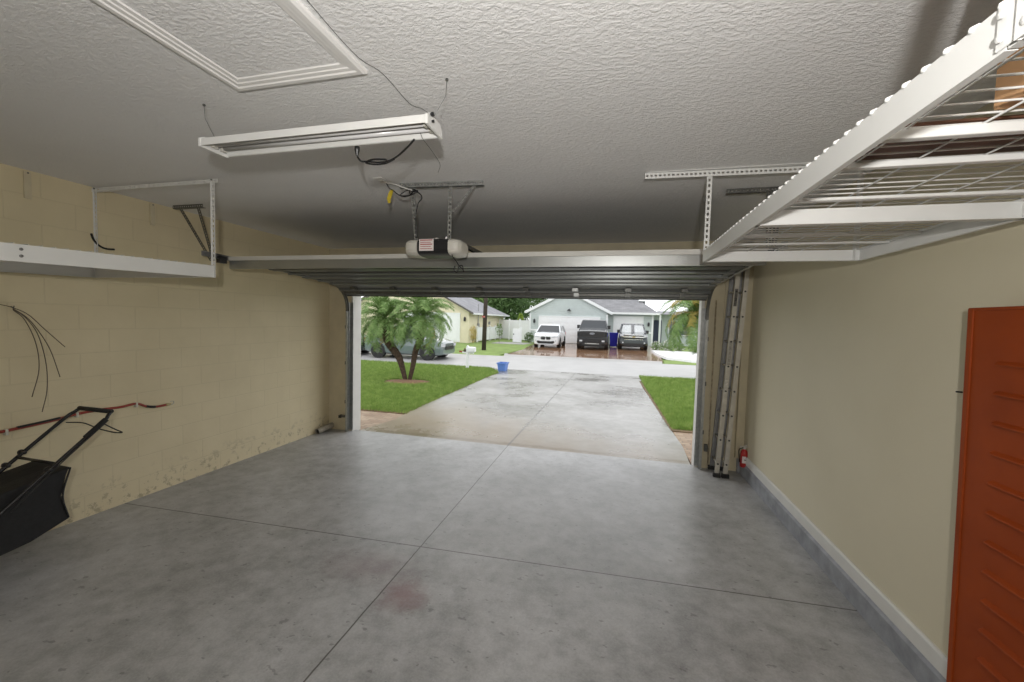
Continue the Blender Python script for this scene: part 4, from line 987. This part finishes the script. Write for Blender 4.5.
sectional(H, -12.2, -7.55, y0_ - .02, 0, 2.15)
coach(H, -7.08, y0_, 1.75)
MB().tube([(cx + hw + .05, y0_ + 2.0, 0), (cx + hw + .05, y0_ + 2.0, 3.0)], .035, 8).box(cx + hw, cx + hw + .12, y0_ + 1.85, y0_ + 2.15, 1.1, 1.45).build('power_mast', 'alu_dark', H)
MB().box(cx + hw, cx + hw + .1, y0_ + 4.9, y0_ + 5.2, 1.35, 1.6).build('meter_box', 'alu_dark', H)

# vinyl fences
def vinyl_fence(label, a, b_, h_, panels, cap=True):
    a, b_ = V(a), V(b_); t = thing('vinyl_fence', label, 'fence', tuple(a), 'white vinyl fences')
    for i in range(panels):
        p = a.lerp(b_, i / panels); q = a.lerp(b_, (i + 1) / panels)
        pn = MB().bar(p + V((0, 0, h_ / 2)), q + V((0, 0, h_ / 2)), .03, h_ - .1).build('fence_panel', 'white_vinyl', t)
        MB().bar(p + V((0, 0, h_ - .05)), q + V((0, 0, h_ - .05)), .06, .09).bar(p + V((0, 0, .1)), q + V((0, 0, .1)), .06, .09).build('rail', 'white_vinyl', pn)
    for i in range(panels + 1):
        p = a.lerp(b_, i / panels); ps = MB().box(p.x - .065, p.x + .065, p.y - .065, p.y + .065, -.1, h_ + .05).build('post', 'white_vinyl', t)
        MB().ext([(p.x - .08, h_ + .05), (p.x + .08, h_ + .05), (p.x, h_ + .12)], 'y', p.y - .08, p.y + .08).build('post_cap', 'white_vinyl', ps)
    return t
vinyl_fence('tall white vinyl fence left of the grey house', (-6.6, 31.6, 0), (-2.9, 28.4, 0), 1.8, 3)
vinyl_fence('low white vinyl screen along the side of the cream house', (-6.55, 24.9, 0), (-6.45, 31.2, 0), 1.15, 4)
g = thing('fence_gate', 'white vinyl gate panel in front of the tall fence', 'gate', (-3.6, 26.2, 0), None)
MB().box(-3.95, -3.35, 26.15, 26.2, 0.02, 1.1).build('gate_panel', 'white_vinyl', g, bevel=.01)
MB().box(-3.33, -3.22, 26.12, 26.23, 0, 1.2).build('post', 'white_vinyl', g)
MB().box(-3.9, -3.84, 26.10, 26.15, .6, .7).build('latch', 'black', g)

# ------------------------------------------------------------------ trees and shrubs
def leafball(mb, c, r, n, s=.22, sq=(1, 1, 1)):
    c = V(c)
    for _ in range(n):
        d = V((random.gauss(0, 1), random.gauss(0, 1), random.gauss(0, 1))).normalized()
        rr = r * (.55 + .45 * random.random() ** .5); p = c + V((d.x * sq[0], d.y * sq[1], d.z * sq[2])) * rr
        a = V((random.gauss(0, 1), random.gauss(0, 1), random.gauss(0, 1))).normalized(); b_ = a.orthogonal().normalized(); q = s * (.6 + .8 * random.random())
        mb.add([p - a * q * .5, p + b_ * q * .3, p + a * q * .5, p - b_ * q * .3], [(0, 1, 2, 3)])
def tree(label, base, h_, r, mat, balls=14, leaves=260, s=.30, name='tree', trunk=True, group=None, low=.35):
    t = thing(name, label, 'tree', base, group); b = V(base)
    mb = MB()
    for k in range(balls):
        f = k / max(1, balls - 1); z = h_ * (low + (.92 - low) * f); rad = r * math.sin(PI * (.22 + .68 * f)) * .62
        a = k * 2.4; leafball(mb, b + V((math.cos(a) * rad, math.sin(a) * rad, z)), r * .55, leaves, s)
    leafball(mb, b + V((0, 0, h_ * .6)), r * .75, leaves * 2, s)
    mb.build('crown', mat, t)
    if trunk:
        tm = MB(); tm.tube([b + V((0, 0, -.2)), b + V((.1, 0, h_ * .3)), b + V((0, .1, h_ * .62))], [h_ * .035, h_ * .028, h_ * .015], 10)
        for k in range(4): a = k * 1.7; tm.tube([b + V((.05, 0, h_ * (.3 + .06 * k))), b + V((math.cos(a) * r * .5, math.sin(a) * r * .5, h_ * (.5 + .08 * k)))], [h_ * .014, h_ * .006], 6)
        tm.build('trunk', 'bark', t)
    return t
TG = 'trees behind the fences'
tree('broad dark tree behind the tall white fence', (-7.4, 38, 0), 5.6, 2.6, 'tree_dark', group=TG)
tree('mid green tree at the left end of the tall fence', (-10.6, 39, 0), 5.2, 2.4, 'tree_mid', group=TG)
tree('tall dark tree directly behind the grey gable', (-3.6, 44, 0), 8.0, 3.6, 'tree_dark', group=TG)
tree('tall tree rising behind the cream house roof', (-15.5, 44, 0), 8.6, 4.2, 'tree_dark', group=TG)
tree('wide background tree between the two houses', (-9.2, 48, 0), 7.6, 4.2, 'tree_mid', group=TG)
tree('dark tree behind the centre of the grey house', (1.5, 50, 0), 8.0, 4.0, 'tree_dark', group=TG)
# lime conifer
t = thing('conifer', 'small lime green conical conifer above the white fence', 'tree', (-4.6, 31.8, 0))
mb = MB()
for k in range(9): leafball(mb, (-4.6, 31.8, .5 + k * .22), .85 * (1 - k / 10), 170, .16)
mb.build('crown', 'tree_lime', t); MB().tube([(-4.6, 31.8, -.1), (-4.6, 31.8, 1.8)], [.08, .03], 8).build('trunk', 'bark', t)
def shrub(label, base, r, mat, sq=(1, 1, 1), n=420, s=.09, name='shrub', cat='shrub', stems=True, group=None, flowers=0):
    t = thing(name, label, cat, base, group); b = V(base); mb = MB(); leafball(mb, b + V((0, 0, r * sq[2])), r, n, s, sq); leafball(mb, b + V((0, 0, r * sq[2])), r * .6, n // 2, s, sq); mb.build('foliage', mat, t)
    sm = MB()
    for k in range(5): a = k * 1.3; sm.tube([b + V((0, 0, -.03)), b + V((math.cos(a) * r * .5 * sq[0], math.sin(a) * r * .5, r * sq[2]))], .012, 5)
    sm.build('stems', 'bark', t)
    if flowers:
        fm = MB(); leafball(fm, b + V((0, 0, r * sq[2])), r * 1.03, flowers, s * 1.1, sq); fm.build('flowers', 'flower', t)
    return t
shrub('round dark clipped shrub beside the white car', (-2.75, 26.9, 0), .42, 'tree_dark')
shrub('brown dry shrub at the corner of the cream house', (-6.35, 23.3, 0), .28, 'frond_old', (1, 1, 2.4), 260)
t = thing('sapling', 'thin young tree standing on the far lawn before the fence', 'tree', (-4.9, 25.5, 0))
mb = MB(); 
for z, r in ((.7, .25), (1.0, .32), (1.3, .22)): leafball(mb, (-4.9, 25.5, z), r, 60, .10)
mb.build('crown', 'tree_mid', t); MB().tube([(-4.9, 25.5, -.05), (-4.88, 25.5, 1.4)], [.02, .01], 6).build('trunk', 'bark', t)
# white gravel bed and flowering shrubs in front of the grey house
mb = MB()
pts = [(6.35, 22.2), (6.45, 19.5), (6.75, 17.8), (7.9, 16.9), (10, 16.5), (16, 16.3), (16, 22.2)]
n = len(pts); vs = [(x, y, gz(y) + .0) for x, y in pts] + [(8.8 + (x - 8.8) * .985, 19.6 + (y - 19.6) * .97, gz(y) + .12) for x, y in pts]
mb.add(vs, [(i, (i + 1) % n, n + (i + 1) % n, n + i) for i in range(n)] + [tuple(range(n, 2 * n))])
tag(mb.build('gravel_bed', 'gravel'), 'bright white gravel bed before the porch of the grey house', 'gravel', kind='stuff')
FG = 'flowering shrubs in the white gravel bed'
for x, y, r, f, lab in ((6.75, 22.6, .36, 160, 'pale flowering shrub at the left corner of the gravel bed'), (7.35, 22.4, .42, 180, 'pale flowering shrub second from the driveway in the gravel bed'), (8.1, 22.3, .38, 60, 'green shrub with few flowers behind the palm fronds'),
                        (8.9, 21.8, .45, 40, 'dark green shrub farthest from the driveway in the gravel bed')):
    shrub(lab, (x, y, gz(y) + .05), r, 'tree_mid', (1, 1, .9), 300, .08, group=FG, flowers=f)
# blue bin between trucks
def bluebin(x, y, label):
    t = thing('wheeled_bin', label, 'bin', (x, y, gz(y)), 'blue bins between the trucks'); z = gz(y) + .02
    mb = MB(); mb.rings([[V((x + sx * w, y + sy * d_, z + zz)) for sx, sy in ((-1, -1), (1, -1), (1, 1), (-1, 1))] for w, d_, zz in ((.24, .26, .04), (.31, .36, 1.0))]); mb.build('body', 'blue_bin', t, bevel=.03)
    MB().box(x - .33, x + .33, y - .40, y + .38, z + 1.0, z + 1.07).build('lid', 'blue_bin', t, bevel=.02)
    for s in (-1, 1): MB().lathe([(.1, -.03), (.1, .03)], (x + s * .27, y + .3, z + .08), 'x', 14).build('wheel', 'black_rubber', t)
bluebin(3.98, 25.6, 'blue wheeled bin standing between the two trucks')

# ------------------------------------------------------------------ vehicles
def Rm(loc, rz): return Matrix.Translation(V(loc)) @ Matrix.Rotation(rz, 4, 'Z')
class CarMB(MB):
    def __init__(s, T): super().__init__(); s.T = T
    def build(s, *a, **k):
        s.v = [tuple(s.T @ V(p)) for p in s.v]; return super().build(*a, **k)
def car(name, label, cat, loc, rz, sp, group):
    """local frame: front bumper at y=0, body extends to y=+len, x across, z up"""
    t = thing(name, label, cat, loc, group); T = Rm(loc, rz); B = lambda: CarMB(T)
    W = sp['W'] / 2; z0 = sp['z0']; paint = sp['paint']
    rings = []
    for y, w, zt, zb in sp['body']:
        hw_ = W * w
        half = [(.55 * hw_, zb), (.93 * hw_, zb + .02), (hw_ * .99, zb + .16), (hw_, (zb + zt) / 2), (hw_ * .985, zt - .16), (hw_ * .93, zt - .04), (hw_ * .80, zt), (.4 * hw_, zt + .015)]
        rings.append([V((x, y, z)) for x, z in half] + [V((-x, y, z)) for x, z in half[::-1]])
    b = B(); b.rings(rings); b.build('body', paint, t, smooth=False, bevel=.015)
    # cabin
    (yb0, yb1, zb), (yr0, yr1, zr) = sp['cab']; wb, wr = W * .93, W * .76
    inner = B(); k = .96
    inner.rings([[V((sx * wb * k, y, zb - .05)) for sx, y in ((-1, yb0 + .12), (1, yb0 + .12), (1, yb1 - .08), (-1, yb1 - .08))], [V((sx * wr * k, y, zr - .06)) for sx, y in ((-1, yr0 + .1), (1, yr0 + .1), (1, yr1 - .06), (-1, yr1 - .06))]])
    inner.build('interior', 'interior', t)
    c = [V((-wb, yb0, zb)), V((wb, yb0, zb)), V((wb, yb1, zb)), V((-wb, yb1, zb))]; r = [V((-wr, yr0, zr)), V((wr, yr0, zr)), V((wr, yr1, zr)), V((-wr, yr1, zr))]
    def pane(a, b_, c_, d_, nm, mat):
        cen = (a + b_ + c_ + d_) / 4; q = B(); P_ = [cen + (p - cen) * .94 for p in (a, b_, c_, d_)]
        nn = (P_[1] - P_[0]).cross(P_[3] - P_[0]).normalized() * .008
        q.add([p - nn for p in P_] + [p + nn for p in P_], [(0, 1, 2, 3), (7, 6, 5, 4), (0, 4, 5, 1), (1, 5, 6, 2), (2, 6, 7, 3), (3, 7, 4, 0)])
        return q.build(nm, mat, t)
    shade = sp.get('shade')
    pane(c[0], c[1], r[1], r[0], 'windscreen', 'clear' if shade else 'glass_dark')
    if shade:
        for s in (-1, 1):
            q = B(); o_ = V((0, .06, -.005))
            A_, B_ = c[0].lerp(c[1], .5 + s * .02), (c[1] if s > 0 else c[0]); D_, C_2 = r[0].lerp(r[1], .5 + s * .02), (r[1] if s > 0 else r[0])
            cen = (A_ + B_ + C_2 + D_) / 4; P_ = [cen + (p - cen) * .8 + o_ for p in (A_, B_, C_2, D_)]
            q.add(P_ + [p + V((0, .01, 0)) for p in P_], [(0, 1, 2, 3), (7, 6, 5, 4), (0, 4, 5, 1), (1, 5, 6, 2), (2, 6, 7, 3), (3, 7, 4, 0)]); q.build('sunshade', 'sunshade', t)
    pane(c[2], c[3], r[3], r[2], 'rear_window', 'glass_dark')
    for s, (i, j) in ((1, (1, 2)), (-1, (3, 0))):
        a0, a1, b0, b1 = c[i], c[j], r[i], r[j]
        pane(a0, a0.lerp(a1, .48), b0.lerp(b1, .48), b0, 'side_window', 'glass_dark'); pane(a0.lerp(a1, .52), a1, b1, b0.lerp(b1, .52), 'side_window', 'glass_dark')
    q = B()
    for i in range(4): q.bar(c[i], r[i], .07, .05)
    for i, j in ((1, 2), (0, 3)): q.bar(c[i].lerp(c[j], .5), r[i].lerp(r[j], .5), .06, .04, (0, 1, 0))
    q.build('pillar', paint, t)
    q = B(); q.rings([[V((sx * wr * 1.02, y, zr - .02)) for sx, y in ((-1, yr0 - .03), (1, yr0 - .03), (1, yr1 + .03), (-1, yr1 + .03))], [V((sx * wr * .92, y, zr + .045)) for sx, y in ((-1, yr0 + .12), (1, yr0 + .12), (1, yr1 - .1), (-1, yr1 - .1))]])
    q.build('roof', paint, t, bevel=.02)
    # wheels
    for wy in sp['wheels']:
        for s in (-1, 1):
            xw = s * (W - .10); R_ = sp['wr']
            q = B(); q.lathe([(R_ + .04, -.10), (R_ + .04, .104)], (xw, wy, R_ + .02), 'x', 24); q.build('wheel_arch', 'black', t)
            q = B(); q.lathe([(R_ * .6, -.12), (R_ * .93, -.12), (R_, -.09), (R_, .09), (R_ * .93, .12), (R_ * .6, .12)], (xw, wy, R_), 'x', 26); wh = q.build('wheel', 'black_rubber', t)
            q = B(); q.lathe([(.04, -.125), (R_ * .58, -.115), (R_ * .62, -.10), (R_ * .62, .10), (R_ * .58, .115), (.04, .125)], (xw, wy, R_), 'x', 20); q.build('rim', 'rim', wh)
    q = B(); yl_ = sp['body'][-1][0]; q.box(-W * .80, W * .80, .35, yl_ - .3, sp['wr'] * .55, sp['wr'] * 1.25); q.build('underbody', 'black', t)
    # mirrors
    for s in (-1, 1):
        q = B(); q.box(s * (W + .04) - .10, s * (W + .04) + .10, yb0 + .32, yb0 + .42, zb - .02, zb + sp.get('mh', .16)); q.bar((s * W * .92, yb0 + .38, zb), (s * (W + .02), yb0 + .38, zb + .04), .05, .04)
        q.build('mirror', sp.get('mirror', paint), t, bevel=.02)
    sp['front'](t, B, W)
    q = B(); yl = sp['body'][-1][0]; q.box(-W * .95, -W * .75, yl - .01, yl + .02, .8, 1.0).box(W * .75, W * .95, yl - .01, yl + .02, .8, 1.0); q.build('tail_light', 'red', t)
    return t
def front_suv(t, B, W):
    for s in (-1, 1):
        q = B()   # kidney
        q.rings([[V((s * x, y, z)) for x, z in ((.03, .66), (.06, .56), (.30, .58), (.35, .68), (.30, .77), (.06, .78), (.03, .74))] for y in (-.03, .03)]); g_ = q.build('grille', 'black', t)
        q = B(); q.ext([(s * .05, .755), (s * .28, .745), (s * .30, .765), (s * .05, .78)], 'y', -.04, -.02); q.build('surround', 'chrome', g_)
        q = B(); q.ext([(s * .42, .70), (s * .80, .74), (s * .84, .80), (s * .62, .82), (s * .42, .77)], 'y', -.015, .16); q.build('headlight', 'lens', t)
        q = B(); q.lathe([(.06, -.01), (.05, .02)], (s * .68, -.0, .50), 'y', 12); q.build('fog_light', 'lens', t)
    q = B(); q.ext([(-.62, .40), (-.50, .30), (.50, .30), (.62, .40), (.56, .50), (.34, .46), (-.34, .46), (-.56, .50)], 'y', -.03, .03); q.build('lower_grille', 'black', t)
    q = B(); q.box(-.55, .55, -.035, .05, .22, .27); q.build('skid_strip', 'lens', t)
    q = B(); q.lathe([(.04, -.02), (.03, .0)], (0, -.01, .84), 'y', 14); q.build('badge', 'chrome', t)
def front_ford(t, B, W):
    q = B(); q.ext([(-.80, .86), (.80, .86), (.84, 1.0), (.80, 1.22), (-.80, 1.22), (-.84, 1.0)], 'y', -.05, .06); g_ = q.build('grille', 'black', t)
    q = B()
    for z in (.94, 1.02, 1.10): q.box(-.74, .74, -.06, -.045, z, z + .03)
    q.build('grille_bar', 'black_paint', g_)
    q = B(); q.rings([[V((.16 * math.cos(a), y, 1.09 + .065 * math.sin(a))) for a in [2 * PI * k / 20 for k in range(20)]] for y in (-.085, -.05)]); e_ = q.build('oval_badge', 'lens', t)
    q = B(); q.rings([[V((.14 * math.cos(a), y, 1.09 + .05 * math.sin(a))) for a in [2 * PI * k / 20 for k in range(20)]] for y in (-.09, -.08)]); q.build('badge_field', simple('badge_field', (.16, .18, .22), .3), e_)
    for s in (-1, 1):
        q = B(); q.ext([(s * .82, .86), (s * .98, .90), (s * .98, 1.20), (s * .84, 1.22)], 'y', -.02, .2); q.build('headlight', 'glass_dark', t)
        q = B(); q.box(s * .72 - .09, s * .72 + .09, -.13, -.10, .56, .66); q.build('fog_light', 'lens', t)
        q = B(); q.box(s * .35 - .04, s * .35 + .04, -.14, -.08, .44, .56); q.build('tow_hook', 'black', t)
    q = B(); q.box(-.97, .97, -.12, .10, .50, .80); q.build('bumper', 'black_paint', t, bevel=.04)
    q = B(); q.box(-.62, .62, -.11, .05, .30, .50); q.build('lower_grille', 'black', t)
    q = B(); q.box(-.45, .45, -.135, -.125, .40, .47); q.build('skid_plate', 'galv', t)
def front_colo(t, B, W):
    q = B(); q.ext([(-.60, .74), (.60, .74), (.66, .90), (.62, 1.04), (-.62, 1.04), (-.66, .90)], 'y', -.05, .05); q.build('grille', 'black', t)
    q = B(); q.ext([(-.78, .92), (-.60, .87), (.60, .87), (.78, .92), (.78, .97), (.60, .945), (-.60, .945), (-.78, .97)], 'y', -.075, -.045); q.build('chrome_bar', 'chrome', t)
    q = B(); q.box(-.62, .62, -.065, -.045, 1.02, 1.06); q.box(-.60, .60, -.065, -.045, .72, .75); q.build('grille_surround', 'chrome', t)
    q = B(); q.ext([(-.13, .885), (-.05, .885), (-.04, .865), (.04, .865), (.05, .885), (.13, .885), (.11, .93), (.05, .93), (.04, .95), (-.04, .95), (-.05, .93), (-.11, .93)], 'y', -.09, -.07); q.build('bowtie_badge', 'brass', t)
    for s in (-1, 1):
        q = B(); q.ext([(s * .66, .90), (s * .90, .94), (s * .90, 1.08), (s * .66, 1.05)], 'y', -.03, .2); q.build('headlight', 'lens', t)
        q = B(); q.lathe([(.05, -.01), (.04, .02)], (s * .70, -.10, .52), 'y', 12); q.build('fog_light', 'lens', t)
    q = B(); q.box(-.90, .90, -.10, .10, .44, .70); q.build('bumper', 'paint_slate', t, bevel=.04)
    q = B(); q.box(-.60, .60, -.09, .05, .28, .46); q.build('lower_grille', 'black', t)
def front_plain(t, B, W):
    q = B(); q.box(-.5, .5, -.03, .03, .5, .68); q.build('grille', 'black', t)
    for s in (-1, 1):
        q = B(); q.box(s * .68 - .14, s * .68 + .14, -.02, .2, .66, .80); q.build('headlight', 'lens', t)
SUV = dict(W=1.82, z0=.2, paint='paint_white', wr=.35, wheels=(.85, 3.5), mh=.14, front=front_suv, mirror='paint_white',
    body=[(0, .80, .82, .24), (.12, .93, .90, .20), (.45, .99, 1.00, .20), (1.15, 1.0, 1.06, .22), (2.6, 1.0, 1.06, .22), (4.1, .98, 1.06, .22), (4.42, .90, .98, .30)], cab=((1.05, 4.25, 1.03), (1.85, 3.75, 1.53)))
F150 = dict(W=2.03, z0=.4, paint='paint_black', wr=.42, wheels=(.95, 4.6), mh=.24, front=front_ford, mirror='black',
    body=[(0, .93, 1.24, .40), (.15, .98, 1.30, .36), (1.5, 1.0, 1.44, .36), (3.9, 1.0, 1.40, .36), (3.95, 1.0, 1.44, .36), (5.8, .99, 1.44, .45)], cab=((1.45, 3.9, 1.40), (2.15, 3.7, 1.98)))
COLO = dict(W=1.89, z0=.4, paint='paint_slate', wr=.38, wheels=(.9, 4.1), mh=.2, front=front_colo, mirror='black', shade=True,
    body=[(0, .90, 1.02, .36), (.15, .97, 1.07, .32), (1.4, 1.0, 1.18, .34), (3.5, 1.0, 1.16, .34), (5.3, .99, 1.20, .45)], cab=((1.3, 3.5, 1.14), (2.0, 3.3, 1.76)))
SED = dict(W=1.85, z0=.25, paint='paint_teal', wr=.36, wheels=(.78, 3.45), mh=.14, front=front_plain, mirror='paint_teal',
    body=[(0, .82, .80, .28), (.12, .94, .88, .24), (.5, .99, 1.0, .22), (1.1, 1.0, 1.06, .24), (3.9, 1.0, 1.06, .24), (4.25, .92, 1.0, .32)], cab=((1.0, 4.1, 1.03), (1.75, 3.7, 1.58)))
CG = 'vehicles parked across the road'
car('suv', 'white compact suv parked facing the road at the grey house', 'car', (-.55, 21.8, gz(21.8)), 0, SUV, CG)
car('pickup_truck', 'large black pickup truck with oval badge parked between the white car and the blue bin', 'truck', (2.58, 21.6, gz(21.6)), 0, F150, CG)
car('pickup_truck', 'dark slate pickup truck with chrome grille bar and white windscreen shade', 'truck', (5.28, 22.9, gz(22.9)), 0, COLO, CG)
car('parked_car', 'grey green car parked on the road behind the twin trunk palm', 'car', (-4.05, 13.35, gz(13.3)), PI / 2, SED, 'cars parked along the road')
S2 = dict(SED); S2['paint'] = 'paint_navy'; S2['mirror'] = 'paint_navy'
car('parked_car', 'dark car parked on the road nearest the left edge of the opening', 'car', (-8.75, 13.5, gz(13.5)), PI / 2, S2, 'cars parked along the road')

# ------------------------------------------------------------------ light
w = bpy.data.worlds.new('World'); S.world = w; w.use_nodes = True; nt = w.node_tree
bg = nt.nodes['Background']; tc = N(nt, 'ShaderNodeTexCoord')
nz = noise(nt, tc.outputs['Generated'], 2.2, 5, .55)
L(nt, ramp(nt, nz, [(.3, (.86, .89, .94)), (.7, (1.0, .995, .98))]), bg.inputs['Color']); bg.inputs['Strength'].default_value = 1.8
def area(name, loc, size, power, rot, col=(1, 1, 1)):
    l = bpy.data.lights.new(name, 'AREA'); l.energy = power; l.size = size; l.color = col
    o = bpy.data.objects.new(name, l); COL.objects.link(o); o.location = loc; o.rotation_euler = rot; return o
# the photographer's flash, just above and behind the lens, head tilted up and forward
fl_ = area('camera_flash', (3.95, -5.70, 2.02), .07, 50, (0, 0, 0), (1, .975, .94))
fl_.rotation_euler = V((-.24, .78, .36)).to_track_quat('-Z', 'Y').to_euler()

# ------------------------------------------------------------------ camera
yaw, pitch, roll, F = .2439, .0523, .026, 401.34
f = V((-math.sin(yaw) * math.cos(pitch), math.cos(yaw) * math.cos(pitch), -math.sin(pitch)))
r0 = V((math.cos(yaw), math.sin(yaw), 0)); u0 = r0.cross(f)
r = r0 * math.cos(roll) + u0 * math.sin(roll); u = -r0 * math.sin(roll) + u0 * math.cos(roll)
cd = bpy.data.cameras.new('camera'); cd.sensor_width = 36; cd.lens = F / 1024 * 36; cd.clip_start = .02; cd.clip_end = 400
cam = bpy.data.objects.new('camera', cd); COL.objects.link(cam)
mt = Matrix(((r.x, u.x, -f.x, 3.8525), (r.y, u.y, -f.y, -5.4104), (r.z, u.z, -f.z, 1.7952), (0, 0, 0, 1)))
cam.matrix_world = mt; S.camera = cam
S.view_settings.view_transform = 'Standard'; S.view_settings.look = 'None'; S.view_settings.gamma = 1
S.view_settings.exposure = 0; S.view_settings.use_curve_mapping = False
